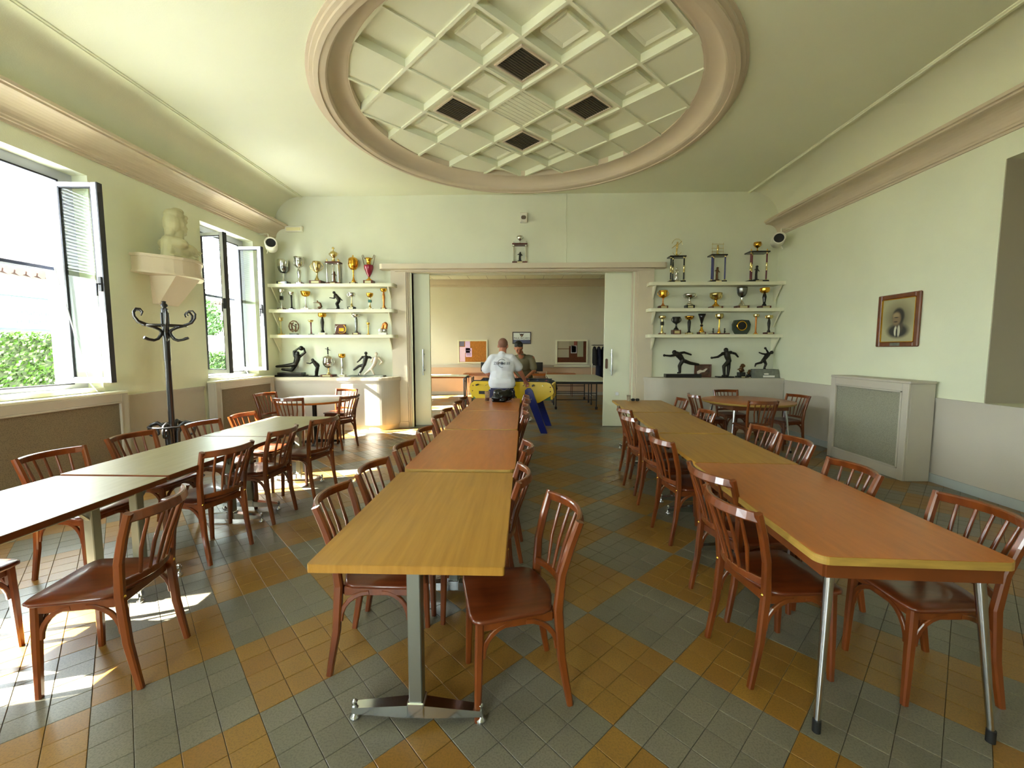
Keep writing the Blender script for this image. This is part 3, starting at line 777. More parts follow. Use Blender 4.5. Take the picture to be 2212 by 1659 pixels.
# ================================================================ TABLES
def ped_table(label, cx, y0, y1, w, top, edge, group, base_m=None, zt=.74, rr=.012, rz=0.):
    t = thing('dining_table', label, 'table', (cx, (y0+y1)/2, 0), rz, group)
    L = (y1-y0)/2; W = w/2; bm = base_m or M_STEEL
    MB().prism(roundrect(-W, W, -L, L, rr), zt-.032, zt-.0012).build('table_edge', edge, t)
    MB().prism(roundrect(-W+.002, W-.002, -L+.002, L-.002, max(.01, rr-.002)), zt-.0012, zt).build('table_top', top, t)
    for s in (-1, 1):
        yp = s*(L-.14)
        MB().bbox(-.028, .028, yp-.028, yp+.028, .06, zt-.05, .004).build('post', bm, t)
        b = MB().bbox(-.035, .035, yp-.035, yp+.035, .035, .10, .004)
        for q in (-1, 1):
            b.add([(q*.03, yp-.028, .03), (q*.03, yp+.028, .03), (q*.03, yp+.028, .085), (q*.03, yp-.028, .085), (q*.27, yp-.02, .035), (q*.27, yp+.02, .035), (q*.27, yp+.02, .06), (q*.27, yp-.02, .06)],
                  [(0,1,2,3),(4,7,6,5),(0,4,5,1),(1,5,6,2),(2,6,7,3),(3,7,4,0)])
        fb = b.build('foot_bar', M_CHROME, t)
        for q in (-1, 1): MB().lathe([(.02, 0), (.022, .012), (.01, .02), (.01, .07), (.014, .075), (.0, .085)], 12, (q*.265, yp, 0)).build('glide', M_CHROME, fb)
        MB().bbox(-W*.75, W*.75, yp-.02, yp+.02, zt-.062, zt-.032, .003).build('top_bar', bm, t)
        MB().ribbon([(0, yp-s*.02, zt-.22), (0, yp-s*.17, zt-.05)], .03, .012, (1,0,0)).build('brace', bm, t)
    for q in (-1, 1): MB().bbox(q*W*.62-.014, q*W*.62+.014, -L+.10, L-.10, zt-.085, zt-.06, .003).build('rail', bm, t)
    return t
def leg_table(label, cx, y0, y1, w, top, edge, group, zt=.74, rz=0.):
    t = thing('dining_table', label, 'table', (cx, (y0+y1)/2, 0), rz, group)
    L = (y1-y0)/2; W = w/2
    MB().prism(roundrect(-W, W, -L, L, .05, 8), zt-.034, zt-.0014).build('table_edge', edge, t)
    MB().prism(roundrect(-W+.003, W-.003, -L+.003, L-.003, .048, 8), zt-.0014, zt).build('table_top', top, t)
    a = MB(); W2, L2 = W-.045, L-.03
    for s in (-1, 1):
        a.box(s*W2-.01, s*W2+.01, -L2, L2, zt-.095, zt-.034); a.box(-W2, W2, s*L2-.01, s*L2+.01, zt-.095, zt-.034)
    a.build('apron', M_APRON, t)
    for sx in (-1, 1):
        for sy in (-1, 1):
            p0 = (sx*(W2-.045), sy*(L2-.04), zt-.036); p1 = (sx*(W2+.005), sy*(L2+.015), .035)
            lg = MB().tube([p0, p1], [.02, .0115], 14).build('leg', M_CHROME, t)
            MB().tube([(p1[0], p1[1], .05), (p1[0], p1[1], 0)], .0155, 12).build('foot_cap', M_BLACKRUB, lg)
    return t
gC = 'long row of tables down the middle'; gR = 'row of tables on the right'; gL = 'row of tables by the windows'
ped_table('light oak square-cornered table nearest the camera in the centre row', -.444, 1.492, 2.690, .742, M_OAK, M_OAK, gC)
ped_table('reddish brown rounded table second in the centre row behind the light oak one', -.436, 2.735, 4.115, .748, M_BROWN, M_EDGE, gC, zt=.748, rr=.05)
ped_table('brown table third from the camera in the centre row', -.440, 4.150, 5.395, .735, M_BROWN, M_EDGE, gC, zt=.75, rr=.035)
ped_table('brown table at the far end of the centre row with the black bag on it', -.440, 5.415, 6.800, .73, M_BROWN, M_EDGE, gC, zt=.752, rr=.03)
leg_table('orange-brown table on splayed chrome legs nearest in the right row', 1.535, 1.598, 2.970, .735, M_BROWN, M_EDGE, gR, rz=R(-2.2))
ped_table('light oak table touching the far end of the orange-brown table in the right row', 1.595, 2.985, 4.03, .705, M_OAK, M_OAK, gR, zt=.738, rz=R(-2.6))
ped_table('light oak table third in the right row', 1.672, 4.05, 5.37, .685, M_OAK, M_EDGE, gR, zt=.742, rz=R(-2.6))
ped_table('light oak table at the far end of the right row with a glass on it', 1.738, 5.40, 6.68, .76, M_OAK, M_EDGE, gR, zt=.744, rz=R(-2))
ped_table('shiny olive table cut by the left picture edge in sun stripes', -2.612, 1.25, 2.540, .725, M_OLIVEW, M_APRON, gL, M_GREENMETAL)
ped_table('shiny olive table in the middle of the window row', -2.620, 2.560, 3.745, .72, M_OLIVEW, M_APRON, gL, M_GREENMETAL, zt=.744)
ped_table('shiny olive table at the far end of the window row', -2.640, 3.760, 4.920, .70, M_OLIVEW, M_APRON, gL, M_GREENMETAL, zt=.744)
# round tables
t = thing('round_table', 'round grey-topped table on a dark column by the sunlit cabinet', 'table', (-3.42, 6.72, 0))
MB().lathe([(.0, .705), (.57, .705), (.585, .71), (.585, .738)], 48).build('table_edge', M_BROWN, t)
MB().lathe([(.583, .738), (.58, .740), (0, .740)], 48).build('table_top', mat('table_grey_laminate', '#a79c90', .3, spec=.6, var=.1, vscale=8), t)
MB().tube([(0,0,.06), (0,0,.705)], .035, 16).build('column', M_BRONZE, t)
for a in (20, 110, 200, 290):
    c, s_ = math.cos(R(a)), math.sin(R(a))
    MB().ribbon([(.02*c, .02*s_, .055), (.36*c, .36*s_, .03)], .05, [.05, .03], (-s_, c, 0)).tube([(.35*c, .35*s_, .03), (.35*c, .35*s_, 0)], .018, 8).build('foot', M_BLACK, t)
t = thing('round_table', 'round orange-brown table on chrome legs by the shaded cabinet', 'table', (3.52, 6.76, 0))
MB().lathe([(.0, .706), (.645, .706), (.66, .712), (.66, .7385)], 48).build('table_edge', M_EDGE, t)
MB().lathe([(.658, .7385), (.655, .740), (0, .740)], 48).build('table_top', M_BROWN, t)
a = MB()
for s in (-1, 1): a.box(s*.40-.01, s*.40+.01, -.40, .40, .63, .706); a.box(-.40, .40, s*.40-.01, s*.40+.01, .63, .706)
a.build('apron', M_APRON, t)
for sx in (-1, 1):
    for sy in (-1, 1):
        lg = MB().tube([(sx*.37, sy*.37, .70), (sx*.44, sy*.44, .03)], [.02, .012], 12).build('leg', M_CHROME, t)
        MB().tube([(sx*.44, sy*.44, .04), (sx*.44, sy*.44, 0)], .016, 10).build('foot_cap', M_BLACKRUB, lg)

# ================================================================ CHAIRS  (local +x = the way the sitter faces)
def make_chair():
    t = thing('bistro_chair', '', 'chair')
    # seat
    out = [(.187, -.14)] + arc(.137, -.155, .05, -20, -90, 4)[1:] + [(0, -.197), (-.12, -.188)] + [(-.155-.045*math.sin(PI*i/8), -.17+.34*i/8) for i in range(9)] + [(-.12, .188), (0, .197)] + list(reversed([(x, -y) for x, y in arc(.137, -.155, .05, -20, -90, 4)[1:]])) + [(.187, .14)]
    n = len(out); zt, zb = .455, .432
    ins = [(x*.955, y*.955) for x, y in out]
    vs = [(x, y, zb) for x, y in ins] + [(x, y, zb+.006) for x, y in out] + [(x, y, zt-.006) for x, y in out] + [(x, y, zt) for x, y in ins] + [(x*.5, y*.5, zt-.006) for x, y in out] + [(0, 0, zt-.007)]
    fs = [tuple(reversed(range(n)))]
    for k in range(4): fs += [(k*n+i, k*n+(i+1)%n, (k+1)*n+(i+1)%n, (k+1)*n+i) for i in range(n)]
    fs += [(4*n+i, 4*n+(i+1)%n, 5*n) for i in range(n)]
    b = MB(); b.add(vs, fs, 0, False); b.sm = [False] + [True]*(len(fs)-1); 
    b.build('seat', M_SEAT, t)
    fr = MB()
    for p, q in (((.14, -.15, .41), (.14, .15, .41)), ((-.165, -.155, .41), (.14, -.165, .41)), ((-.165, .155, .41), (.14, .165, .41)), ((-.17, -.15, .41), (-.17, .15, .41))):
        d = Vector(q)-Vector(p); fr.ribbon([p, q], .045, .02, (0, 0, 1))
    fr.build('seat_frame', M_CHAIR, t)
    for s in (-1, 1):
        MB().ribbon([(.146, s*.162, .435), (.152, s*.166, .25), (.159, s*.170, 0)], [.036, .034, .026], [.036, .034, .026], (0, 1, 0)).build('leg', M_CHAIR, t)
        pts = [(-.245, s*.172, 0), (-.205, s*.170, .22), (-.188, s*.170, .44), (-.20, s*.180, .60), (-.232, s*.192, .72), (-.268, s*.202, .83)]
        MB().ribbon(pts, [.026, .030, .032, .032, .032, .030], [.028, .036, .040, .036, .034, .032], (0, 1, 0)).build('leg', M_CHAIR, t)
    def rail(y, z, x0, bow): return (x0 - bow*math.cos(y/.19*PI/2)**.8 if abs(y) < .19 else x0, y, z)
    N = 10
    top = [(-.262 - .068*(1-(2*i/N-1)**2), -.197+.394*i/N, .808) for i in range(N+1)]
    MB().ribbon(top, .046, .022, [(.25, 0, 1)]*(N+1)).build('top_rail', M_CHAIR, t)
    low = [(-.186 - .050*(1-(2*i/N-1)**2), -.166+.332*i/N, .492) for i in range(N+1)]
    MB().ribbon(low, .034, .020, (0, 0, 1)).build('back_rail', M_CHAIR, t)
    for k in range(5):
        f = (k+1)/6*2-1; fb = f*.80
        MB().tube([(-.186-.050*(1-fb**2), .166*fb, .50), (-.22-.055*(1-f**2), .178*f*.97, .64), (-.262-.068*(1-f**2), .197*f, .79)], [.0075, .0095, .0075], 8).build('spindle', M_CHAIR, t)
    def brk(p0, p1, cdir):
        p0, p1 = Vector(p0), Vector(p1); pts = []
        for i in range(7):
            a = PI/2*i/6; pts.append(p0 + Vector((0,0,p1.z-p0.z))*math.sin(a) + Vector((p1.x-p0.x, p1.y-p0.y, 0))*(1-math.cos(a)))
        MB().ribbon(pts, .016, .022, cdir).build('bracket', M_CHAIR, t)
    for s in (-1, 1):
        brk((.152, s*.148, .27), (.146, s*.03, .405), (1, 0, 0))
        brk((.134, s*.166, .27), (.01, s*.165, .405), (0, 1, 0))
        brk((-.185, s*.168, .27), (-.05, s*.165, .405), (0, 1, 0))
        MB().lathe([(.009, 0), (.009, .004), (0, .008)], 8, M=Matrix.Translation((-.205, s*.17, .44)) @ Matrix.Rotation(R(-90), 4, 'Y')).build('bolt', M_BRASS, t)
    return t
proto = make_chair(); used = [False]
def chair(mx, my, face, label, group):
    """mx, my: middle of the two back-post tops; face: direction the sitter looks, degrees"""
    a = R(face); o = proto if not used[0] else copy_tree(proto); used[0] = True
    o.location = (mx + .268*math.cos(a), my + .268*math.sin(a), 0); o.rotation_euler = (0, 0, a)
    tag(o, label, 'chair', group); return o
g = 'bistro chairs on the window side of the centre row'
ordn = ['first', 'second', 'third', 'fourth', 'fifth', 'sixth', 'seventh', 'eighth']
for i, (x, y, a) in enumerate([(-.955, 2.03, 3), (-.935, 2.53, -5), (-.90, 3.09, -4), (-.89, 3.72, -4), (-.92, 4.46, -4), (-.92, 4.94, -3), (-.905, 5.70, -4), (-.905, 6.18, -3)]):
    chair(x, y, a, f'{ordn[i]} brown wooden chair from the camera on the left side of the centre tables', g)
g = 'bistro chairs on the aisle side of the centre row'
chair(.18, 1.90, 194, 'foreground brown chair drawn out at the right of the light oak table', g)
for i, (x, y, a) in enumerate([(-.03, 2.42, 180), (0, 3.12, 180), (-.01, 4.72, 180), (-.01, 5.38, 180), (.01, 5.98, 178), (.0, 6.48, 180)]):
    chair(x, y, a, f'{ordn[i+1]} brown wooden chair from the camera on the right side of the centre tables', g)
g = 'bistro chairs on the aisle side of the right row'
for i, (x, y, a) in enumerate([(.985, 2.01, 8), (1.09, 2.48, 12), (1.105, 3.42, 7), (1.13, 3.95, 9), (1.12, 4.56, 6), (1.21, 5.14, 8)]):
    chair(x, y, a, f'{ordn[i]} brown wooden chair from the camera on the left side of the right tables', g)
g = 'bistro chairs on the wall side of the right row'
for i, (x, y, a) in enumerate([(2.08, 1.94, 180), (2.02, 2.61, 180), (2.17, 3.38, 178), (2.185, 3.87, 182), (2.125, 4.94, 180), (2.28, 6.15, 179)]):
    chair(x, y, a, f'{ordn[i]} brown wooden chair from the camera on the wall side of the right tables', g)
g = 'bistro chairs on the window side of the left row'
chair(-3.06, 1.86, -3, 'brown chair mostly outside the left picture edge under the sun-striped table', g)
for i, (x, y, a) in enumerate([(-3.29, 2.79, -4), (-3.32, 3.42, -3), (-3.18, 4.02, -8), (-3.13, 4.55, -2)]):
    chair(x, y, a, f'{ordn[i]} brown chair seen whole from the left on the window side of the olive tables', g)
g = 'bistro chairs on the aisle side of the left row'
chair(-1.755, 1.93, 190, 'large foreground brown chair at left standing in stripes of sunlight', g)
for i, (x, y, a) in enumerate([(-2.18, 3.0, 166), (-2.18, 3.72, 178), (-2.09, 4.33, 166)]):
    chair(x, y, a, f'{ordn[i+1]} brown chair from the camera on the aisle side of the olive tables', g)
g = 'bistro chairs round the left round table'
chair(-4.25, 6.75, -18, 'brown chair with its back to the window at the left round table', g)
chair(-3.47, 6.06, 97, 'orange-lit brown chair with its back to the camera at the left round table', g)
chair(-2.70, 6.42, 162, 'brown chair on the doorway side of the left round table', g)
chair(-3.22, 7.52, 262, 'sunlit brown chair against the white-lit cabinet behind the left round table', g)
g = 'bistro chairs round the right round table'
chair(3.55, 7.55, 270, 'brown chair against the cabinet behind the right round table', g)
chair(4.30, 6.74, 195, 'brown chair beside the right wall at the right round table', g)
chair(3.30, 5.90, 92, 'brown chair with its back to the camera at the right round table', g)
chair(2.68, 6.76, 2, 'brown chair on the doorway side of the right round table', g)

# ================================================================ TROPHIES
def hbase(t, w, h, m, plate=True, d=None):
    d = d or w*.8
    o = MB().bbox(-w/2, w/2, -d/2, d/2, 0, h, .004).build('base', m, t)
    if plate and h > .022: MB().box(-w*.32, w*.32, -d/2-.003, -d/2, h*.22, h*.80).build('plate', M_PLATE, o)
def handles(t, z0, z1, r0, r1, out, m, up=.0, thick=.0055):
    for s in (-1, 1):
        pts = []
        for i in range(9):
            a = PI*i/8; f = i/8
            pts.append((s*(r0+(r1-r0)*f + out*math.sin(a)), 0, z0+(z1-z0)*f + up*math.sin(a*.8)))
        MB().tube(pts, thick, 6).build('handle', m, t)
BOWL = {'goblet': [(.12,0),(.45,.08),(.78,.28),(.95,.55),(1,.85),(1.0,1),(.94,1),(.9,.6),(0,.25)],
        'round': [(.12,0),(.6,.08),(.92,.30),(1,.55),(.95,.85),(1.0,1),(.93,1),(.9,.6),(0,.25)],
        'wide': [(.12,0),(.45,.10),(.8,.35),(.95,.70),(1.04,1),(.98,1),(.85,.55),(0,.25)],
        'cone': [(.14,0),(.3,.2),(.62,.6),(1,1),(.94,1),(.5,.5),(0,.2)],
        'loving': [(.15,0),(.5,.08),(.85,.30),(.80,.6),(.86,.85),(1.0,1),(.94,1),(.75,.6),(0,.25)]}
def cup(label, x, z, h, w, bm=None, sm=None, base=None, bh=.12, bw=None, bf=.42, kind='goblet', hd=None, lid=False, stem='spool', y=8.125, accent=None):
    bm = bm or M_GOLD; sm = sm or bm; base = base or M_WALNUT
    t = thing('trophy_cup', label, 'trophy', (x, y, z))
    bw = bw or w*.85; hb = h*bh; hbase(t, bw, hb, base)
    hl = h*.16 if lid else 0; hbw = h*bf; z1 = h-hl-hbw; hs = z1-hb; rs = w/2
    S = {'spool': [(.36,0),(.38,.06),(.22,.2),(.10,.45),(.13,.55),(.09,.7),(.16,1)], 'column': [(.34,0),(.34,.06),(.22,.12),(.2,.5),(.22,.88),(.3,.94),(.2,1)],
         'vase': [(.34,0),(.36,.08),(.2,.2),(.26,.45),(.34,.7),(.26,.9),(.16,1)], 'taper': [(.36,0),(.36,.05),(.18,.12),(.24,.4),(.30,.85),(.2,1)], 'short': [(.5,0),(.5,.15),(.25,.4),(.14,.7),(.2,1)]}[stem]
    MB().lathe([(r*rs*1.25, hb+q*hs) for r, q in S], 14).build('stem', sm, t)
    if accent: MB().bbox(-rs*.42, rs*.42, -rs*.42, rs*.42, hb+hs*.55, hb+hs*.82, .004).build('accent_block', accent, t)
    MB().lathe([(r*rs, z1+q*hbw) for r, q in BOWL[kind]], 20, cap=False).build('bowl', bm, t)
    if hd: handles(t, z1+hbw*.15, z1+hbw*.92, rs*.6, rs*.92, rs*hd, bm)
    if lid:
        MB().lathe([(rs*1.0, z1+hbw), (rs*.85, z1+hbw+hl*.25), (rs*.35, z1+hbw+hl*.5), (rs*.1, z1+hbw+hl*.6), (rs*.16, z1+hbw+hl*.8), (0, h)], 16).build('lid', bm, t)
    return t
def col_trophy(label, x, z, h, w, plate_z, ncol, colm, topm, seg, figure_m, y=8.125, cupm=None, toph='cup'):
    t = thing('column_trophy', label, 'trophy', (x, y, z)); d = w*.62
    MB().bbox(-w/2, w/2, -d/2, d/2, 0, .032, .004).build('base', M_MARBLE_BLK if seg != 'silver' else M_WALNUT, t)
    MB().box(-w*.17, w*.17, -d/2-.003, -d/2, .006, .026).build('plate', M_PLATE, t)
    pos = [(-w*.40, -d*.3), (w*.40, -d*.3), (-w*.15, d*.3), (w*.30, d*.3)][:ncol]
    for px, py in pos:
        b = MB().tube([(px, py, .05), (px, py, plate_z-.02)] if seg != 'split' else [(px, py, .05), (px, py, .05+(plate_z-.07)*.42)], .014, 10)
        if seg == 'split': b.tube([(px, py, .05+(plate_z-.07)*.58), (px, py, plate_z-.02)], .014, 10)
        c = b.build('column', colm, t)
        capm = M_PGOLD if seg != 'silver' else M_SILVER
        MB().lathe([(.018, .032), (.02, .04), (.014, .05)], 10, (px, py, 0)).build('column_foot', capm, c)
        MB().lathe([(.014, plate_z-.02), (.02, plate_z-.01), (.018, plate_z)], 10, (px, py, 0)).build('column_cap', capm, c)
        if seg == 'split':
            zm = .05+(plate_z-.07)*.5; MB().lathe([(.014, -.06*plate_z/.45), (.017, -.02), (.011, 0), (.017, .02), (.014, .06*plate_z/.45)], 10, (px, py, zm)).build('column_joint', capm, c)
    MB().bbox(-w/2, w/2, -d/2, d/2, plate_z, plate_z+.026, .004).build('top_plate', topm, t)
    # little figure between the columns
    f = MB(); fh = plate_z*.46; f.bbox(-.04, .04, -.03, .03, .032, .058, .003)
    f.limb((-.012, 0, .06), (-.006, 0, .06+fh*.45), .012, .015).limb((.014, 0, .06), (.004, 0, .06+fh*.45), .012, .015).limb((0, 0, .06+fh*.45), (.006, 0, .06+fh*.78), .02, .024)
    f.limb((.02, 0, .06+fh*.76), (.045, -.01, .06+fh*.6), .009, .007).limb((-.012, 0, .06+fh*.76), (-.04, -.01, .06+fh*.7), .009, .007).ball((.008, 0, .06+fh*.94), fh*.10)
    f.build('figurine', figure_m, t)
    zt = plate_z+.026; m = cupm or M_PGOLD; hh = h-zt
    if toph == 'cup':
        MB().lathe([(hh*.16, zt), (hh*.17, zt+hh*.05), (hh*.05, zt+hh*.2), (hh*.05, zt+hh*.38), (hh*.26, zt+hh*.52), (hh*.32, zt+hh*.7), (hh*.34, zt+hh*.95), (hh*.30, zt+hh*.95), (0, zt+hh*.6)], 16).build('cup', m, t)
        handles(t, zt+hh*.55, zt+hh*.92, hh*.25, hh*.32, hh*.14, m, thick=.004)
        for px, py in pos[:2]: MB().lathe([(.006, zt), (.012, zt+.02), (0, zt+.05)], 8, (px, py, 0)).build('finial', m, t)
    elif toph == 'lidded':
        MB().lathe([(.04, zt), (.042, zt+.01), (.015, zt+hh*.25), (.03, zt+hh*.3), (.062, zt+hh*.42), (.066, zt+hh*.55), (.05, zt+hh*.66), (.012, zt+hh*.72), (.008, zt+hh*.8), (.03, zt+hh*.9), (0, h)], 16).build('cup', m, t)
        handles(t, zt+hh*.42, zt+hh*.62, .055, .055, .035, m, thick=.004)
        for px, py in pos: MB().lathe([(.008, zt), (.016, zt+.03), (.006, zt+.05), (0, zt+.06)], 8, (px, py, 0)).build('finial', m, t)
    elif toph == 'figure':
        b = MB().lathe([(.035, zt), (.035, zt+.012), (.012, zt+.05)], 12)
        b.limb((-.01, 0, zt+.05), (0, 0, zt+hh*.5), .012, .016).limb((0, 0, zt+hh*.5), (.005, 0, zt+hh*.72), .02, .02).ball((.008, 0, zt+hh*.82), .018)
        b.limb((.02, 0, zt+hh*.70), (.085, 0, zt+hh*.9), .008, .006).limb((-.015, 0, zt+hh*.70), (-.09, 0, zt+hh*.5), .008, .006)
        b.build('winged_figure', m, t)
        MB().tube([(.10*math.cos(R(a)), 0, zt+hh*.62+.13*math.sin(R(a))) for a in range(10, 175, 15)], .004, 6).build('arch', m, t)
        MB().tube([(.085*math.cos(R(a)), 0, zt+hh*.36+.09*math.sin(R(a))) for a in range(200, 341, 14)], .004, 6).build('arch', m, t)
    elif toph == 'rods':
        b = MB().lathe([(.035, zt), (.035, zt+.012), (.012, zt+.04)], 12)
        b.limb((-.01, 0, zt+.04), (0, 0, zt+hh*.4), .011, .015).limb((0, 0, zt+hh*.4), (0, 0, zt+hh*.62), .018, .02).ball((0, 0, zt+hh*.74), .018).build('gold_figure', m, t)
        for q in (.28, .55, .88):
            MB().tube([(-.11, 0, zt+hh*q), (.11, 0, zt+hh*q)], .004, 6).build('rod', m, t)
        for sx in (-.10, .10): MB().tube([(sx, 0, zt), (sx, 0, h)], .003, 6).build('rod', m, t)
    return t

# left, top shelf
z = SH[0]
cup('silver goblet with dark embossed lower bowl leftmost on the top left shelf', -4.643, z, .47, .185, M_SILVER, M_SILVER, M_MARBLE_BLK, .12, .20, .50, 'goblet', stem='spool')
MB().lathe([(.01, .212), (.05, .225), (.082, .27), (.0945, .32), (.0945, .335)], 18, cap=False).build('embossed_band', M_PEWTER, bpy.data.objects[[o.name for o in bpy.data.objects if o.name.startswith('trophy_cup')][0]])
cup('tall silver two-handled cup on a slim stem on the top left shelf', -4.332, z, .52, .185, M_SILVER, M_SILVER, M_WALNUT, .08, .13, .40, 'loving', .35, stem='vase')
cup('gold loving cup with big scrolled handles on dark wood on the top left shelf', -3.989, z, .435, .15, M_PGOLD, M_PGOLD, M_WALNUT, .16, .23, .50, 'goblet', .95, stem='short')
col_trophy('silver column trophy with a lidded cup on top among the left cups', -3.657, z, .71, .27, .395, 4, M_SILVER, M_WALNUT, 'silver', M_BRONZE2, cupm=M_PGOLD, toph='lidded')
cup('round gold lidded cup on the top left shelf', -3.281, z, .555, .18, M_GOLD, M_GOLD, M_WALNUT, .07, .13, .36, 'round', .3, True, stem='spool')
t = thing('amphora_trophy', 'red and gold amphora trophy with tall handles at the right of the top left shelf', 'trophy', (-2.981, 8.125, z))
hbase(t, .18, .07, M_WALNUT)
MB().lathe([(.055, .07), (.058, .085), (.02, .11), (.018, .14)], 16).build('foot', M_GOLD, t)
MB().lathe([(.018, .14), (.05, .20), (.085, .29), (.09, .34), (.085, .36), (.03, .37)], 20).build('body', M_REDENAMEL, t)
MB().lathe([(.045, .365), (.036, .40), (.045, .45), (.07, .49), (.066, .492), (.03, .44)], 18).build('neck', M_GOLD, t)
for s in (-1, 1): MB().tube([(s*.08, 0, .345), (s*.10, 0, .42), (s*.115, 0, .49), (s*.125, 0, .54), (s*.108, 0, .553), (s*.095, 0, .53), (s*.085, 0, .49), (s*.065, 0, .485)], .006, 6).build('handle', M_BRONZE2, t)
# left, middle shelf
z = SH[1]
cup('silver bowl cup with a black cube stem leftmost on the middle left shelf', -4.70, z, .395, .12, M_SILVER, M_SILVER, M_WALNUT, .08, .12, .20, 'round', stem='spool', accent=M_MARBLE_BLK)
cup('slim silver egg-bowl cup on a thin bronze stem on the middle left shelf', -4.506, z, .343, .11, M_SILVER, M_BRONZE, M_MARBLE_BLK, .08, .11, .22, 'goblet', stem='column')
cup('wide gold bowl cup on a silver bell stem on the middle left shelf', -4.228, z, .351, .175, M_GOLD, M_SILVER, M_WHITEM, .09, .16, .30, 'wide', .18, stem='spool')
cup('silver two-handled cup on a black block on the middle left shelf', -3.332, z, .324, .14, M_SILVER, M_PGOLD, M_MARBLE_BLK, .17, .13, .28, 'loving', .4, stem='spool')
cup('gold heart-shaped cup on a green marble column on the middle left shelf', -2.976, z, .315, .13, M_GOLD, M_PGOLD, M_WHITEM, .08, .11, .28, 'goblet', stem='spool', accent=M_TEAL)
cup('tall gold and red stemmed cup at the right end of the middle left shelf', -2.708, z, .395, .13, M_GOLD, M_COPPER, M_BURG, .09, .10, .17, 'wide', stem='vase')
# left, lowest shelf
z = SH[2]
cup('small pale gold tulip cup at the left of the lowest left shelf', -4.735, z, .334, .10, M_PGOLD, M_PGOLD, M_GOLD, .06, .11, .22, 'loving', stem='spool')
t = thing('wreath_trophy', 'bronze openwork ring trophy with entwined figures on the lowest left shelf', 'trophy', (-4.481, 8.125, z))
MB().bbox(-.075, .075, -.04, .04, 0, .03, .004).build('base', M_STONE, t)
MB().tube([(.095*math.cos(R(a)), 0, .165+.105*math.sin(R(a))) for a in range(-80, 261, 20)], [.010+.004*(i%2) for i in range(18)], 8).build('ring', M_BRONZE2, t)
b = MB().limb((-.03, 0, .10), (-.045, 0, .18), .016, .014).limb((-.045, 0, .18), (-.01, 0, .235), .014, .009).ball((-.05, 0, .215), .018).limb((.03, 0, .08), (.035, 0, .16), .016, .014).limb((.035, 0, .16), (-.03, 0, .19), .011, .008).ball((.04, 0, .195), .017).limb((-.06, 0, .11), (.06, 0, .075), .01, .01)
b.build('figures', M_BRONZE2, t)
cup('small gold cup on a wine-red stem on the lowest left shelf', -4.144, z, .289, .10, M_PGOLD, M_BURG, M_STONE, .07, .09, .18, 'wide', stem='column')
cup('gold bowl cup carried by a dark owl-like stem on the lowest left shelf', -3.917, z, .415, .155, M_GOLD, M_BRONZE, M_WHITEM, .10, .13, .20, 'round', stem='vase')
t = thing('plaque_trophy', 'square dark wood plaque with a gold plate on the lowest left shelf', 'trophy', (-3.558, 8.125, z))
MB().bbox(-.125, .125, -.06, .06, 0, .022, .004).build('base', M_WALNUT, t); MB().bbox(-.115, .095, -.008, .022, .022, .205, .004).build('board', M_WALNUT, t)
MB().box(-.035, .06, -.014, -.008, .07, .13).build('plate', M_GOLD, t); MB().tube([(.02+.085*math.cos(R(a)), -.02, .11+.085*math.sin(R(a))) for a in range(-140, 61, 20)], .007, 6).build('laurel', M_GOLD, t)
MB().limb((-.10, -.014, .07), (-.09, -.014, .14), .008, .012).ball((-.085, -.014, .165), .014).limb((-.09, -.014, .14), (-.05, -.014, .18), .006, .005).build('relief_figure', M_SILVER, t)
cup('silver fluted cup on a twisted dark stem on the lowest left shelf', -3.256, z, .40, .165, M_SILVER, M_PEWTER, M_WALNUT, .10, .13, .18, 'wide', .2, stem='taper')
cup('thin gold candlestick-like trophy on the lowest left shelf', -3.022, z, .235, .062, M_GOLD, M_GOLD, M_GOLD, .06, .06, .18, 'round', stem='column')
t = thing('ball_trophy', 'copper trophy with two marbled balls at the right end of the lowest left shelf', 'trophy', (-2.734, 8.125, z))
MB().bbox(-.08, .08, -.05, .05, 0, .04, .004).build('base', M_WHITEM, t)
for sx, m_ in ((-.045, M_WHITEM), (.04, M_SILVER)): MB().ball((sx, -.01, .082), .044, 16, 10).build('ball', m_, t)
b = MB().limb((-.02, .02, .10), (.0, .02, .21), .032, .02).limb((.03, .02, .05), (.06, .02, .20), .03, .03).ball((.04, .02, .215), .036); smooth_remesh(b.build('figure', M_COPPER, t), .008, 3)

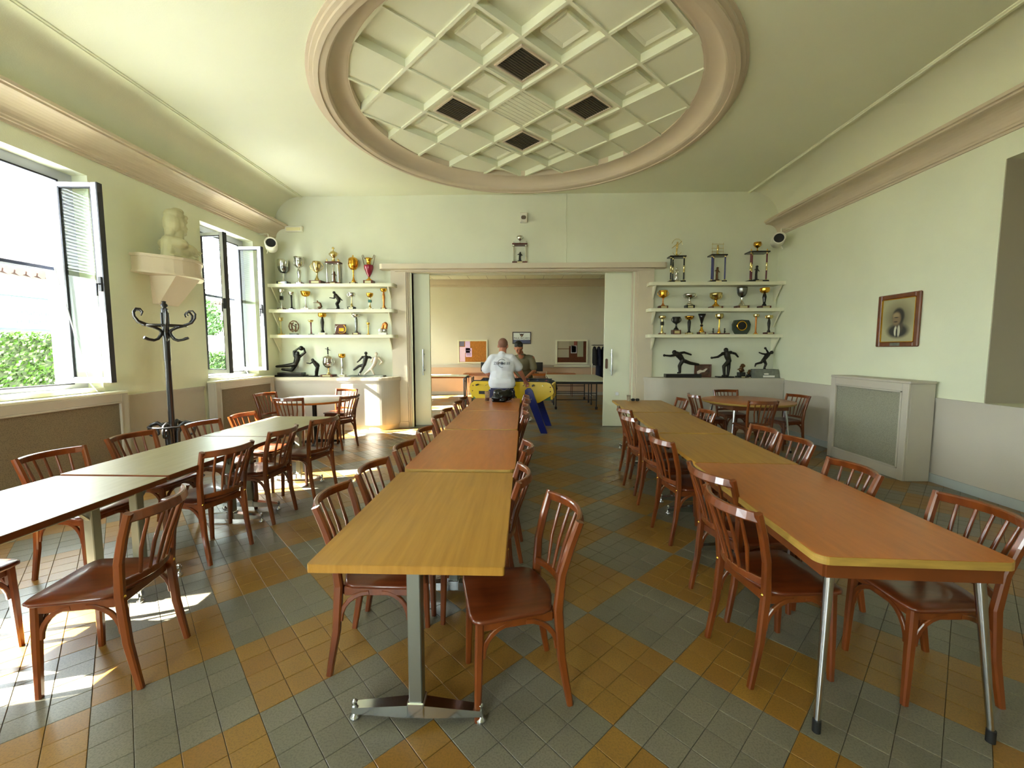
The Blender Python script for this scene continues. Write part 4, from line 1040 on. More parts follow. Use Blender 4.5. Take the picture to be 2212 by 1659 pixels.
# ---- bronze figures: joints traced as (x, y, z) in metres from the middle of the base
def figure(name, label, x, zb, base, joints, m, y=8.10, base_m=None, ball=None, voxel=.0065):
    t = thing(name, label, 'figurine', (x, y, zb))
    for (w, d, z0, z1) in base: MB().bbox(-w/2, w/2, -d/2, d/2, z0, z1, .005).build('base', base_m or M_MARBLE_BLK, t)
    b = MB()
    for (p, q, r0, r1) in joints: b.limb(p, q, r0, r1)
    smooth_remesh(b.build('body', m, t), voxel, 3)
    if ball: MB().ball(ball[:3], ball[3], 14, 10).build('ball', m, t)
    return t
def man(sc, cx, cyy, base_y, head, hr, shl, shr, chest, hip, armL, armR, legL, legR, th=1.0, dep=.022):
    """pixel-like sketch coordinates -> metres (sc per unit), head circle, two shoulders, chest, hip, arms and legs as point lists"""
    def P(p, yo=0): return ((p[0]-cx)*sc, yo, (base_y-p[1])*sc)
    u = hr*sc; J = []
    J.append((P(head), P(head), u, u)); nk = ((shl[0]+shr[0])/2, (shl[1]+shr[1])/2)
    J.append((P(head), P(nk), u*.45, u*.55))
    J.append((P(shl, -dep*.5), P(shr, dep*.5), u*.62*th, u*.62*th)); J.append((P(nk), P(chest), u*1.0*th, u*1.05*th)); J.append((P(chest), P(hip), u*1.05*th, u*.85*th))
    for pts, s, yo in ((armL, shl, -dep), (armR, shr, dep)):
        q = [s] + list(pts)
        for i in range(len(q)-1): J.append((P(q[i], yo), P(q[i+1], yo*1.2), u*(.50-.10*i)*th, u*(.42-.10*i)*th))
    for pts, yo in ((legL, -dep*.6), (legR, dep*.6)):
        q = [hip] + list(pts)
        for i in range(len(q)-1): J.append((P(q[i], yo), P(q[i+1], yo), u*(.78-.17*i)*th, u*(.60-.16*i)*th))
        e = q[-1]; f = q[-2]
    return J
sc = .00105
J = man(sc, 315, 0, 625, (440, 195), 38, (398, 240), (478, 248), (432, 300), (395, 395), [(388, 160), (490, 92)], [(572, 175), (552, 100)], [(230, 420), (45, 436)], [(315, 508), (135, 490)], 1.35)
figure('goalkeeper_statue', 'large dark bronze diving goalkeeper statue catching a ball on the left cabinet', -4.55, ZCAB, [(.57, .20, 0, .036), (.48, .17, .036, .082)], J, M_BRONZE, ball=((515-315)*sc, 0, (625-100)*sc, .046))
J = man(sc, 742, 0, 625, (740, 315), 30, (752, 348), (780, 352), (790, 390), (825, 455), [(705, 380), (640, 370)], [(835, 395), (848, 430)], [(800, 530), (792, 600), (775, 602)], [(812, 535), (808, 602), (795, 604)], 1.15)
figure('boules_player_statue', 'small dark boules player statue with outstretched arm on the left cabinet', -4.121, ZCAB, [(.28, .13, 0, .021)], J, M_BRONZE)
t = cup('large silver lidded urn with a boules player on its lid on the left cabinet', -3.819, ZCAB, .445, .20, M_SILVER, M_PGOLD, M_WALNUT, .10, .24, .46, 'round', .45, True, stem='spool', y=8.10)
b = MB().limb((0,0,.44), (0,0,.50), .012, .012).limb((0,0,.50), (0,0,.54), .014, .014).ball((0,0,.562), .013).limb((0,0,.535), (-.05,0,.545), .007, .005).limb((0,0,.535), (.045,0,.51), .007, .005).build('lid_figure', M_BRONZE, t)
cup('gold cup on a blue tapered column on the left cabinet', -3.545, ZCAB, .445, .13, M_GOLD, M_SILVER, M_WHITEM, .10, .12, .19, 'round', stem='taper', y=8.10)
J1 = man(sc, 1725, 0, 625, (1715, 190), 31, (1655, 262), (1778, 265), (1702, 310), (1680, 400), [(1608, 315), (1560, 355)], [(1830, 295), (1795, 350)], [(1640, 490), (1575, 585)], [(1570, 430), (1475, 498)], 1.25)
t = figure('footballers_statue', 'bronze statue of two tackling footballers one dark one coloured as sunlit on the left cabinet', -3.063, ZCAB, [(.70, .16, 0, .03)], J1, M_BRONZE, base_m=M_STONE)
J2 = man(sc, 1725, 0, 625, (1905, 200), 33, (1850, 283), (1952, 275), (1890, 320), (1862, 405), [(1825, 340), (1795, 352)], [(2010, 350), (1945, 402)], [(1810, 470), (1862, 580)], [(1765, 500), (1660, 590)], 1.25)
b = MB()
for (p, q, r0, r1) in J2: b.limb(p, q, r0, r1)
smooth_remesh(b.build('second_player', M_SUNLITFIG, t), .0065, 3)
MB().ball(((1600-1725)*sc, -.01, .055), .026, 14, 10).build('football', M_SUNLITFIG, t)
sc = .0012
J = man(sc, 1205, 0, 440, (1180, 168), 24, (1195, 205), (1215, 208), (1228, 235), (1255, 300), [(1190, 262), (1118, 250)], [(1275, 265), (1300, 290)], [(1215, 345), (1238, 415), (1215, 420)], [(1228, 350), (1250, 418), (1230, 422)], 1.15)
figure('boules_player_statue', 'dark bronze boules player statue in a cap stooping on the middle left shelf', -3.640, SH[1], [(.33, .11, 0, .018)], J, M_BRONZE, y=8.125)
t = thing('crouching_figurine', 'little brown crouching thrower figurine on the middle left shelf', 'figurine', (-3.972, 8.125, SH[1]))
MB().bbox(-.075, .075, -.04, .04, 0, .018, .003).build('base', M_WALNUT, t)
b = MB().limb((.0, 0, .03), (.045, 0, .06), .018, .018).limb((.045, 0, .06), (.025, 0, .12), .02, .02).limb((.025, 0, .12), (-.02, 0, .145), .018, .012).limb((-.01, 0, .135), (-.115, 0, .138), .008, .006).ball((-.028, 0, .165), .016).limb((.045, 0, .06), (-.02, 0, .05), .013, .011)
smooth_remesh(b.build('body', M_BRONZE2, t), .006, 3)
sc = .00137
J = man(sc, 550, 0, 560, (430, 213), 32, (450, 248), (488, 228), (505, 268), (545, 322), [(372, 262), (295, 256)], [(570, 214), (665, 246)], [(500, 400), (508, 490), (480, 497)], [(652, 362), (765, 382)], 1.2)
figure('lunging_bowler_statue', 'large black lunging boules player statue leftmost on the right cabinet', 2.990, ZCAB, [(.66, .15, 0, .068)], J, M_BRONZE, ball=((288-550)*sc, -.022, (560-255)*sc, .024))
J = man(sc, 1140, 0, 560, (1145, 180), 31, (1098, 232), (1215, 216), (1165, 262), (1190, 330), [(1030, 276), (955, 288)], [(1282, 232), (1320, 275)], [(1120, 405), (1132, 530), (1105, 536)], [(1195, 425), (1188, 530), (1165, 537)], 1.25)
figure('throwing_bowler_statue', 'tall dark boules player statue with both arms spread on the right cabinet', 3.778, ZCAB, [(.30, .15, 0, .025)], J, M_BRONZE, ball=((948-1140)*sc, -.024, (560-288)*sc, .022))
J = man(sc, 1767, 0, 560, (1863, 215), 25, (1812, 228), (1828, 245), (1800, 262), (1760, 318), [(1788, 190), (1770, 162)], [(1745, 232), (1706, 216)], [(1788, 372), (1766, 436), (1785, 440)], [(1738, 352), (1662, 372), (1652, 408)], 1.15)
t = figure('running_bowler_statue', 'dark running bowler statue on a grey stone block at the right wall', 4.50, ZCAB, [], J, M_BRONZE, ball=((1766-1767)*sc, -.022, (560-158)*sc, .022))
MB().add([(-.24,-.10,0),(.24,-.10,0),(.24,.10,0),(-.24,.10,0),(-.20,-.08,.16),(.215,-.08,.16),(.215,.08,.16),(-.20,.08,.16)], [(0,3,2,1),(4,5,6,7),(0,1,5,4),(1,2,6,5),(2,3,7,6),(3,0,4,7)]).build('stone_base', M_STONE, t)
MB().box(-.06, .15, -.105, -.098, .012, .045).box(-.04, .04, -.10, -.09, .06, .085).build('plate', M_WHITEM, t)
# right, top shelf
z = SH[0]
col_trophy('black-columned trophy with a winged gold figure at the left of the top right shelf', 2.822, z, .79, .30, .46, 3, M_MARBLE_BLK, M_MARBLE_BLK, 'split', M_SILVER, toph='figure')
col_trophy('blue-columned trophy with gold rods on top in the middle of the top right shelf', 3.571, z, .73, .30, .48, 3, M_BLUE, M_MARBLE_BLK, 'long', M_BRONZE2, toph='rods')
col_trophy('wine-red columned trophy with a gold cup at the right of the top right shelf', 4.294, z, .74, .36, .53, 3, M_BURG, M_MARBLE_BLK, 'split', M_BRONZE, toph='cup', cupm=M_GOLD)
# right, middle shelf
z = SH[1]
cup('orange gold two-handled cup at the left of the middle right shelf', 2.593, z, .34, .16, M_GOLD, M_COPPER, M_WALNUT, .16, .16, .42, 'loving', .5, stem='spool')
cup('shallow silver quaich cup on a black plinth on the middle right shelf', 3.085, z, .275, .215, M_SILVER, M_SILVER, M_MARBLE_BLK, .24, .155, .36, 'wide', .45, stem='short')
cup('broad gold punch-bowl cup with side handles on the middle right shelf', 3.572, z, .29, .215, M_PGOLD, M_GOLD, M_WALNUT, .14, .21, .46, 'wide', .3, stem='short')
cup('dark pewter chalice with small wings on the middle right shelf', 4.049, z, .395, .185, M_PEWTER, M_SILVER, M_WALNUT, .13, .21, .48, 'goblet', .22, stem='short')
cup('gold bowl cup on a black vase stem at the right of the middle right shelf', 4.465, z, .38, .17, M_GOLD, M_MARBLE_BLK, M_WALNUT, .12, .19, .26, 'round', .3, stem='vase')
# right, lowest shelf
z = SH[2]
cup('small gold cup with a dark ball in its stem leftmost on the lowest right shelf', 2.588, z, .35, .13, M_PGOLD, M_PGOLD, M_WALNUT, .08, .115, .17, 'round', stem='spool', accent=M_BRONZE)
cup('little dark bronze loving cup with handles on the lowest right shelf', 2.852, z, .328, .15, M_BRONZE, M_MARBLE_BLK, M_WALNUT, .26, .15, .40, 'loving', .4, stem='short')
cup('gold bowl cup on a dark tapered stem on the lowest right shelf', 3.093, z, .345, .165, M_GOLD, M_BRONZE, M_PGOLD, .10, .12, .22, 'wide', stem='taper')
t = cup('black cone-shaped cup over a dark ball on the lowest right shelf', 3.325, z, .385, .14, M_MARBLE_BLK, M_GOLD, M_WALNUT, .12, .13, .50, 'cone', stem='short')
MB().ball((0, 0, .168), .026, 14, 10).build('ball', M_BRONZE, t)
t = cup('glittering gold cup flanked by two tiny figures on the lowest right shelf', 3.651, z, .385, .14, M_PGOLD, M_GOLD, M_WALNUT, .055, .30, .27, 'round', .25, stem='spool')
for s in (-1, 1):
    b = MB().limb((s*.105, 0, .022), (s*.105, 0, .075), .012, .012).ball((s*.105, 0, .102), .014).limb((s*.105, 0, .07), (s*.125, 0, .05), .006, .005); b.build('tiny_figure', M_BRONZE, t)
t = thing('shield_trophy', 'black-green shield-shaped trophy with a gold ring on the lowest right shelf', 'trophy', (4.06, 8.125, z))
MB().prism([(-.10, 0), (.10, 0), (.155, .09), (.165, .19), (.13, .265), (0, .275), (-.13, .265), (-.165, .19), (-.155, .09)], -.02, .03, 'xz').build('body', mat('dark_green_lacquer', '#10231a', .25, coat=.4), t)
MB().lathe([(.075, 0), (.095, 0), (.095, .012), (.075, .012)], 28, M=Matrix.Translation((0, -.02, .16)) @ Matrix.Rotation(R(90), 4, 'X'), cap=False).build('ring', M_GOLD, t)
MB().lathe([(.074, 0), (.0, .002)], 28, M=Matrix.Translation((0, -.023, .16)) @ Matrix.Rotation(R(90), 4, 'X'), cap=False).build('disc', M_BLACK, t)
cup('very slim gold and red stemmed cup on the lowest right shelf', 4.33, z, .375, .105, M_PGOLD, M_COPPER, M_GOLD, .05, .07, .16, 'round', stem='column')
cup('gold ball cup on a dark bulb stem rightmost on the lowest right shelf', 4.57, z, .355, .13, M_PGOLD, M_BRONZE, M_WALNUT, .11, .15, .20, 'round', .3, stem='vase')
# right cabinet small things
t = thing('picture_frame', 'small brown framed photograph leaning on the right cabinet', 'picture', (3.40, 8.18, ZCAB))
b = MB()
for r_ in ((-.16, -.14, 0, .245), (.14, .16, 0, .245), (-.14, .14, 0, .02), (-.14, .14, .225, .245)): b.bbox(r_[0], r_[1], -.01, .012, r_[2], r_[3], .003)
b.build('frame', M_WALNUT, t)
MB().box(-.14, .14, -.002, .01, .02, .225).build('photo', mat('brown_photo', '#6b4a38', .3, var=.6, vscale=14, col2='#2a1d18'), t)
MB().prism([(-.10, .05), (-.03, .09), (.03, .10), (.09, .16), (.06, .17), (.0, .13), (-.06, .14), (-.11, .11)], -.004, -.002, 'xz').build('photo_highlight', mat('photo_pale', '#c8beb0', .4), t)
def rooster(label, x, s):
    t = thing('rooster_trophy', label, 'trophy', (x, 8.10, ZCAB))
    MB().bbox(-.085*s, .085*s, -.06*s, .06*s, 0, .03*s, .004).bbox(-.06*s, .06*s, -.045*s, .045*s, .03*s, .10*s, .004).build('base', M_MARBLE_BLK, t)
    MB().box(-.02*s, .045*s, -.062*s, -.06*s, .006*s, .024*s).build('plate', M_PLATE, t)
    b = MB().ball((0, 0, .145*s), (.045*s, .035*s, .05*s)).limb((.0, 0, .17*s), (-.01*s, 0, .205*s), .03*s, .022*s).limb((-.04*s, 0, .16*s), (-.075*s, 0, .15*s), .014*s, .008*s).limb((.03*s, 0, .15*s), (.05*s, 0, .12*s), .02*s, .012*s)
    for a in range(20, 150, 26): b.limb((.02*s, 0, .18*s), (.02*s+.05*s*math.cos(R(a)), 0, .2*s+.055*s*math.sin(R(a))), .012*s, .010*s)
    smooth_remesh(b.build('rooster', M_BRONZE2, t), .006*s+.001, 2)
rooster('dark crested bird trophy on the right cabinet', 4.085, 1.0); rooster('tiny dark bird trophy beside the crested one on the right cabinet', 4.225, .58)
# on the lintel
col_trophy('small silver cup trophy with red-brown shelf standing on the door lintel', -.10, 3.155, .52, .285, .34, 2, M_SILVER, M_WALNUT, 'silver', M_BRONZE, y=8.15, cupm=M_SILVER, toph='cup')

# ================================================================ WALL EQUIPMENT
t = thing('motion_detector', 'small white wall box sensor high above the doorway', 'sensor', (-.03, 8.26, 3.93))
MB().bbox(-.07, .07, -.09, 0, 0, .18, .012).build('body', M_WHITEPL, t); MB().prism(roundrect(-.045, .045, .05, .12, .03), -.096, -.088, 'xz').build('lens', mat('sensor_lens', '#6a5a48', .3), t)
t = thing('emergency_light', 'white box emergency light under the left ceiling corner', 'lamp', (-4.45, 8.26, 3.80))
MB().bbox(-.17, .17, -.07, 0, 0, .105, .012).build('body', M_WHITEPL, t); MB().bbox(-.14, .14, -.078, -.068, .015, .075, .006).build('diffuser', mat('diffuser_cream', '#e6dfb0', .3), t)
def speaker(label, x, y, z, rz, rx, wallx):
    t = thing('tube_speaker', label, 'loudspeaker', (x, y, z)); s = 1 if wallx > x else -1
    M = Matrix.Rotation(rz, 4, 'Z') @ Matrix.Rotation(R(90)+rx, 4, 'X')
    MB().lathe([(.0, -.17), (.075, -.165), (.10, -.13), (.105, 0), (.105, .13), (.098, .14), (.085, .14), (.08, .12)], 24, M=M, cap=False).build('shell', M_WHITEPL, t)
    MB().lathe([(.082, .118), (0, .112)], 24, M=M, cap=False).build('grille', M_BLACK, t)
    w = wallx - x
    MB().ribbon([(s*.05, 0, .10), (s*.05, 0, .20), (w, 0, .20)], .03, .008, (0, 1, 0)).build('bracket', M_WHITEPL, t)
    MB().tube([(s*.06, 0, -.09), (s*.09, 0, -.15)], .008, 6).build('clamp', M_WHITEPL, t)
speaker('white tubular loudspeaker with black front beside the left cornice', -4.66, 7.80, 3.45, R(28), R(-8), XL)
speaker('white tubular loudspeaker with black front beside the right cornice', 4.50, 7.85, 3.48, R(-22), R(-5), XR)
# cable of the ceiling crack line above the portal
tag(MB().tube([(.78, 8.257, 4.46), (.775, 8.256, 4.0), (.785, 8.257, 3.5), (.78, 8.257, 3.16)], .006, 6).build('wall_cable', M_ALCOVE), 'thin painted cable running down the wall above the doorway', 'cable')
# portrait on the right wall
def portrait_mat():
    m = mat('portrait_drawing', '#9a9674', .5); nt = m.node_tree; b = nt.nodes['Principled BSDF']
    tc = nt.nodes.new('ShaderNodeTexCoord'); sep = nt.nodes.new('ShaderNodeSeparateXYZ'); nt.links.new(tc.outputs['Object'], sep.inputs[0])
    cur = None
    def ell(cy_, cz, ry, rz, soft, col):
        nonlocal cur
        a = nt.nodes.new('ShaderNodeMath'); a.operation = 'MULTIPLY_ADD'; a.inputs[1].default_value = 1/ry; a.inputs[2].default_value = -cy_/ry; nt.links.new(sep.outputs['Y'], a.inputs[0])
        c = nt.nodes.new('ShaderNodeMath'); c.operation = 'MULTIPLY_ADD'; c.inputs[1].default_value = 1/rz; c.inputs[2].default_value = -cz/rz; nt.links.new(sep.outputs['Z'], c.inputs[0])
        cv = nt.nodes.new('ShaderNodeCombineXYZ'); nt.links.new(a.outputs[0], cv.inputs[0]); nt.links.new(c.outputs[0], cv.inputs[1])
        ln = nt.nodes.new('ShaderNodeVectorMath'); ln.operation = 'LENGTH'; nt.links.new(cv.outputs[0], ln.inputs[0])
        rp = nt.nodes.new('ShaderNodeMapRange'); rp.inputs[1].default_value = 1-soft; rp.inputs[2].default_value = 1+soft; rp.inputs[3].default_value = 1; rp.inputs[4].default_value = 0; nt.links.new(ln.outputs['Value'], rp.inputs[0])
        mx = nt.nodes.new('ShaderNodeMix'); mx.data_type = 'RGBA'; mx.inputs[7].default_value = lin(col); nt.links.new(rp.outputs[0], mx.inputs[0])
        if cur is None: mx.inputs[6].default_value = lin('#a5a07c')
        else: nt.links.new(cur, mx.inputs[6])
        cur = mx.outputs[2]
    ell(0, .36, .17, .17, .5, '#6d664c'); ell(0, .20, .15, .085, .25, '#2a2822'); ell(-.02, .27, .05, .10, .3, '#4a4133')
    ell(.0, .385, .085, .105, .15, '#231e18'); ell(.025, .355, .062, .085, .2, '#7d684b'); ell(.035, .40, .045, .03, .4, '#9a8662')
    ell(.03, .20, .022, .06, .2, '#c9c6ae'); ell(-.015, .20, .02, .07, .2, '#b9b69e'); ell(.012, .18, .012, .06, .2, '#23221e'); ell(.03, .372, .03, .007, .4, '#2d241b'); ell(.035, .318, .028, .008, .4, '#3a2c20')
    nt.links.new(cur, b.inputs['Base Color']); return m
t = thing('portrait_picture', 'framed charcoal portrait of a person in a suit on the right wall', 'picture', (XR, 5.57, 1.575), 0)
b = MB(); W, Hh = .305, .67
for ya, yb, za, zb in ((-W, -W+.06, 0, Hh), (W-.06, W, 0, Hh), (-W+.06, W-.06, 0, .06), (-W+.06, W-.06, Hh-.06, Hh)): b.bbox(-.035, 0, ya, yb, za, zb, .01)
b.build('frame', mat('frame_brown_wood', '#6b3510', .35, coat=.3, var=.3, vscale=8), t)
b = MB()
for ya, yb, za, zb in ((-W+.06, -W+.068, .06, Hh-.06), (W-.068, W-.06, .06, Hh-.06), (-W+.06, W-.06, .06, .068), (-W+.06, W-.06, Hh-.068, Hh-.06)): b.box(-.03, -.008, ya, yb, za, zb)
b.build('gilt_slip', M_GOLD, t)
MB().box(-.014, -.006, -W+.066, W-.066, .066, Hh-.066).build('drawing', portrait_mat(), t)
MB().box(-.04, -.034, -.07, .07, .012, .05).build('name_plate', M_STONE, t)

# ================================================================ PLASTER BUST
t = thing('plaster_bust', 'ivory plaster bust with a cap in profile on the wall console', 'bust', (-4.66, 5.64, 2.735))
b = MB()
b.prism([(-.12, -.19), (.12, -.19), (.14, .0), (.12, .26), (-.12, .26)], 0, .035)
b.ball((0, .04, .13), (.14, .24, .14)); b.limb((0, -.15, .04), (0, -.11, .21), .075, .095); b.ball((.0, -.05, .20), (.19, .13, .09)); b.ball((0, .21, .06), (.11, .12, .07)); b.ball((.02, .12, .15), (.15, .13, .09))
b.limb((0, -.02, .22), (0, .02, .38), .098, .082)
b.ball((0, .02, .485), (.100, .128, .140)); b.ball((0, .075, .43), (.078, .092, .095)); b.ball((0, .140, .375), (.034, .036, .030))          # skull, face, chin
b.limb((0, .150, .51), (0, .186, .452), .012, .020); b.limb((-.05, .115, .525), (.05, .115, .525), .026, .026)                                # nose, brow
b.ball((0, .163, .415), (.032, .020, .011)); b.ball((0, .160, .398), (.030, .018, .010))                                                      # lips
b.ball((.098, .01, .465), (.016, .028, .040)); b.ball((-.098, .01, .465), (.016, .028, .040))
b.ball((0, -.06, .46), (.105, .10, .14)); b.limb((0, -.08, .38), (0, -.11, .29), .07, .05)                                                     # hair and its bun
b.limb((-.06, .10, .575), (.06, .10, .575), .035, .035); b.ball((0, -.01, .585), (.108, .125, .075)); b.ball((0, .045, .645), (.07, .085, .045)) # soft cap
for i in range(6): b.limb((-.13, -.02-.02*i, .27-.03*i), (.14, .25-.035*i, .14-.03*i), .015, .015)                                              # drapery folds
smooth_remesh(b.build('bust_body', M_PLASTER, t), .009, 1)

# ================================================================ BENTWOOD COAT STAND
t = thing('coat_stand', 'black bentwood coat stand with curled hooks beside the window wall', 'coat stand', (-4.14, 4.78, 0))
MB().lathe([(.0, 2.095), (.022, 2.09), (.018, 2.07), (.034, 2.05), (.034, 2.035), (.018, 2.02), (.034, 2.005), (.034, 1.99)][::-1], 16).build('finial', M_BLACKWOOD, t)
MB().lathe([(.030, .25), (.030, 1.4), (.034, 1.42), (.034, 1.99)], 16).build('pole', M_BLACKWOOD, t)
for k in range(6):
    a = R(k*60+14); c, s_ = math.cos(a), math.sin(a)
    def q(r, z): return (r*c, r*s_, z)
    pts = [q(.04, 1.73), q(.06, 1.765), q(.12, 1.795), q(.20, 1.82), q(.27, 1.85), q(.305, 1.90), q(.31, 1.95), q(.285, 1.985), q(.245, 1.985), q(.222, 1.955), q(.235, 1.925)]
    MB().tube(pts, [.016]*4+[.014, .012, .012, .011, .010, .009, .008], 8).build('hook', M_BLACKWOOD, t)
    pts = [q(.035, 1.75), q(.055, 1.70), q(.085, 1.66), q(.125, 1.645), q(.18, 1.655), q(.225, 1.675)]
    MB().tube(pts, [.017, .016, .015, .015, .014, .016], 8).build('lower_hook', M_BLACKWOOD, t)
    MB().tube([q(.034, 1.80), q(.034, 1.96)], .010, 6).build('strip', M_BLACKWOOD, t)
MB().tube([(.20*math.cos(R(a)), .20*math.sin(R(a)), 1.815) for a in range(0, 361, 15)], .010, 8, cap=False).build('upper_ring', M_BLACKWOOD, t)
MB().tube([(.215*math.cos(R(a)), .215*math.sin(R(a)), .655) for a in range(0, 361, 15)], .011, 8, cap=False).build('umbrella_ring', M_BLACKWOOD, t)
for k in range(4):
    a = R(k*90+20); c, s_ = math.cos(a), math.sin(a)
    def q(r, z): return (r*c, r*s_, z)
    pts = [q(.045, .30), q(.05, .45), q(.055, .58), q(.085, .65), q(.14, .69), q(.20, .67), q(.225, .61), (.21*c, .21*s_, .55), q(.165, .53), q(.13, .56), q(.135, .60), q(.16, .62)]
    MB().tube(pts, [.024, .024, .022, .02, .02, .018, .016, .015, .014, .013, .012, .011], 8).build('scroll', M_BLACKWOOD, t)
    pts = [q(.04, .42), q(.07, .28), q(.15, .14), q(.25, .06), q(.29, .015)]
    MB().tube(pts, [.022, .022, .02, .018, .016], 8).build('foot', M_BLACKWOOD, t)
# blind operating rod, papers on the sill, small ornaments of the window wall
t = thing('blind_rod', 'thin white crank rod slanting from the near window blind to the sill', 'rod', (-4.84, 4.62, 1.065))
MB().tube([(-.20, -.16, 1.36), (-.05, -.03, .10), (0, 0, .0)], .006, 8).build('rod', M_ALUW, t); MB().tube([(-.20, -.16, 1.36), (-.24, -.16, 1.40)], .009, 8).build('joint', M_ALUW, t)
t = thing('blind_rod', 'thin white crank rod hanging by the far window', 'rod', (-4.86, 7.33, 1.065))
MB().tube([(-.20, -.02, .40), (-.05, 0, .06), (0, 0, 0)], .006, 8).build('rod', M_ALUW, t)
tag(MB().add([(-4.86, 3.9, 1.106), (-4.76, 4.25, 1.106), (-4.80, 4.28, 1.112), (-4.95, 4.1, 1.112), (-4.95, 3.9, 1.11)], [(0,1,2,3,4)]).build('paper_sheet', M_ALUW), 'white paper sheet lying on the sill of the near window', 'paper')

# ================================================================ TABLE FOOTBALL in the doorway
M_YEL = mat('football_table_yellow', '#d8b400', .4, var=.06, vscale=4)
M_NAVY = mat('football_table_blue', '#101d6e', .35)
t = thing('table_football', 'yellow table football with blue slanted legs standing in the doorway', 'game table', (-.20, 8.20, 0), R(-9))
side = [(-.80, .82), (-.775, .90), (-.71, .945), (.66, .94), (.735, .915), (.785, .83), (.80, .755), (.775, .71), (.53, .56), (.44, .545), (-.50, .56), (-.66, .60), (-.785, .72)]
for s in (-1, 1):
    p = MB().prism(side, s*.35-.016, s*.35+.016, 'xz').build('side_panel', M_YEL, t)
    c = [(x*1.012, (z-.75)*1.03+.752) for x, z in side]
    MB().prism(c, s*.33-.012, s*.33+.012, 'xz').build('black_edging', M_BLACK, p)
    for x, z in ((-.735, .86), (-.745, .76), (.735, .85), (.735, .77)): MB().lathe([(.012, 0), (.008, .006), (0, .008)], 8, M=Matrix.Translation((x, s*.366, z)) @ Matrix.Rotation(R(-90*s), 4, 'X')).build('bolt', M_APRON, p)
MB().bbox(-.62, -.50, -.372, -.362, .70, .76, .002).build('ball_slot', M_BLACK, t)
for x0, x1 in ((-.775, -.735), (.735, .775)): MB().bbox(x0, x1, -.34, .34, .62, .90).build('end_panel', M_YEL, t)
MB().box(-.73, .73, -.33, .33, .60, .78).build('play_field', mat('play_field_green', '#3d6b3a', .5), t)
for s in (-1, 1): MB().bbox(-.72, .70, s*.33-.03, s*.33+.03, .945, .962, .004).build('top_rail', M_BLACK, t)
for k in range(8):
    x = -.62 + k*.175; s = -1 if k % 2 == 0 else 1
    r_ = MB().tube([(x, -s*.52, .885), (x, s*.46, .885)], .008, 8).build('rod', M_CHROME, t)
    MB().tube([(x, s*.42, .885), (x, s*.54, .885)], .017, 10).build('grip', M_BLACK, r_)
    for q in (-.18, 0, .18): MB().limb((x, q, .80), (x, q, .93), .014, .016).build('player', M_REDENAMEL if s > 0 else M_NAVY, r_)
for s in (-1, 1):
    for q in (-1, 1):
        a, c = Vector((q*.34, .76)), Vector((q*.63, 0)); d = (c-a).normalized(); nn = Vector((-d.y, d.x)); w = .075; w2 = .056
        poly = [tuple(a+nn*w), tuple(c+nn*w2), tuple(c-nn*w2), tuple(a-nn*w)]
        poly = [(p[0] + (d.x*(0-p[1])/d.y if i in (1, 2) else 0), 0 if i in (1, 2) else p[1]) for i, p in enumerate(poly)]
        poly += [tuple(a - nn*w*math.cos(u) - d*w*math.sin(u)) for u in (PI/4, PI/2, 3*PI/4)]
        l = MB().prism(poly, s*.40-.03, s*.40+.03, 'xz').build('leg', M_NAVY, t)
        for z in (.74, .63):
            xx = q*(.34+(.76-z)*.38); MB().lathe([(.014, 0), (.01, .006)], 10, M=Matrix.Translation((xx, s*.43, z)) @ Matrix.Rotation(R(-90*s), 4, 'X')).build('bolt', M_CHROME, l)
text('lettering', 'RICARD', .125, M_BLACK, t, (-.40, -.3675, .60), (R(90), 0, 0), .002, sx=1.15)
t = thing('tubular_stand', 'black tubular metal stand at the left end of the table football', 'stand', (-1.16, 8.55, 0))
for y in (-.12, .12): MB().tube([(-.06, y, 0), (-.06, y, .96), (-.02, y, .985), (.10, y, .985), (.10, y, .0)], .013, 8).build('frame', M_BLACK, t)
for z in (.3, .6, .9): MB().tube([(-.06, -.12, z), (-.06, .12, z)], .009, 8).build('crossbar', M_BLACK, t)

# ================================================================ PEOPLE
M_SKIN = mat('skin', '#b5745a', .5, var=.08, vscale=14)
M_SKIN2 = mat('skin_tanned', '#a8694a', .5, var=.08, vscale=14)
M_STUB = mat('shaved_hair', '#7d5544', .7)
M_HAIR = mat('dark_hair', '#120d0a', .6)
M_TSHIRT = mat('white_tshirt', '#d6d8e2', .85, bump=.5, bscale=9, stretch=(1.6, 1.6, .35))
M_OLIVE = mat('olive_polo', '#6b6248', .85, bump=.4, bscale=9, stretch=(1.6, 1.6, .5))
M_CHINO = mat('beige_trousers', '#b9ae93', .85, bump=.3, bscale=10)
M_SHOE = mat('white_sneaker', '#e6e4de', .6)
def dotted():
    m = mat('navy_dotted_shorts', '#14163c', .8); nt = m.node_tree; b = nt.nodes['Principled BSDF']
    tc = nt.nodes.new('ShaderNodeTexCoord'); v = nt.nodes.new('ShaderNodeTexVoronoi'); v.inputs['Scale'].default_value = 17
    rp = nt.nodes.new('ShaderNodeMapRange'); rp.inputs[1].default_value = .22; rp.inputs[2].default_value = .26
    mx = nt.nodes.new('ShaderNodeMix'); mx.data_type = 'RGBA'; mx.inputs[6].default_value = lin('#e8e8ee'); mx.inputs[7].default_value = lin('#14163c')
    nt.links.new(tc.outputs['Object'], v.inputs['Vector']); nt.links.new(v.outputs['Distance'], rp.inputs[0]); nt.links.new(rp.outputs[0], mx.inputs[0]); nt.links.new(mx.outputs[2], b.inputs['Base Color']); return m
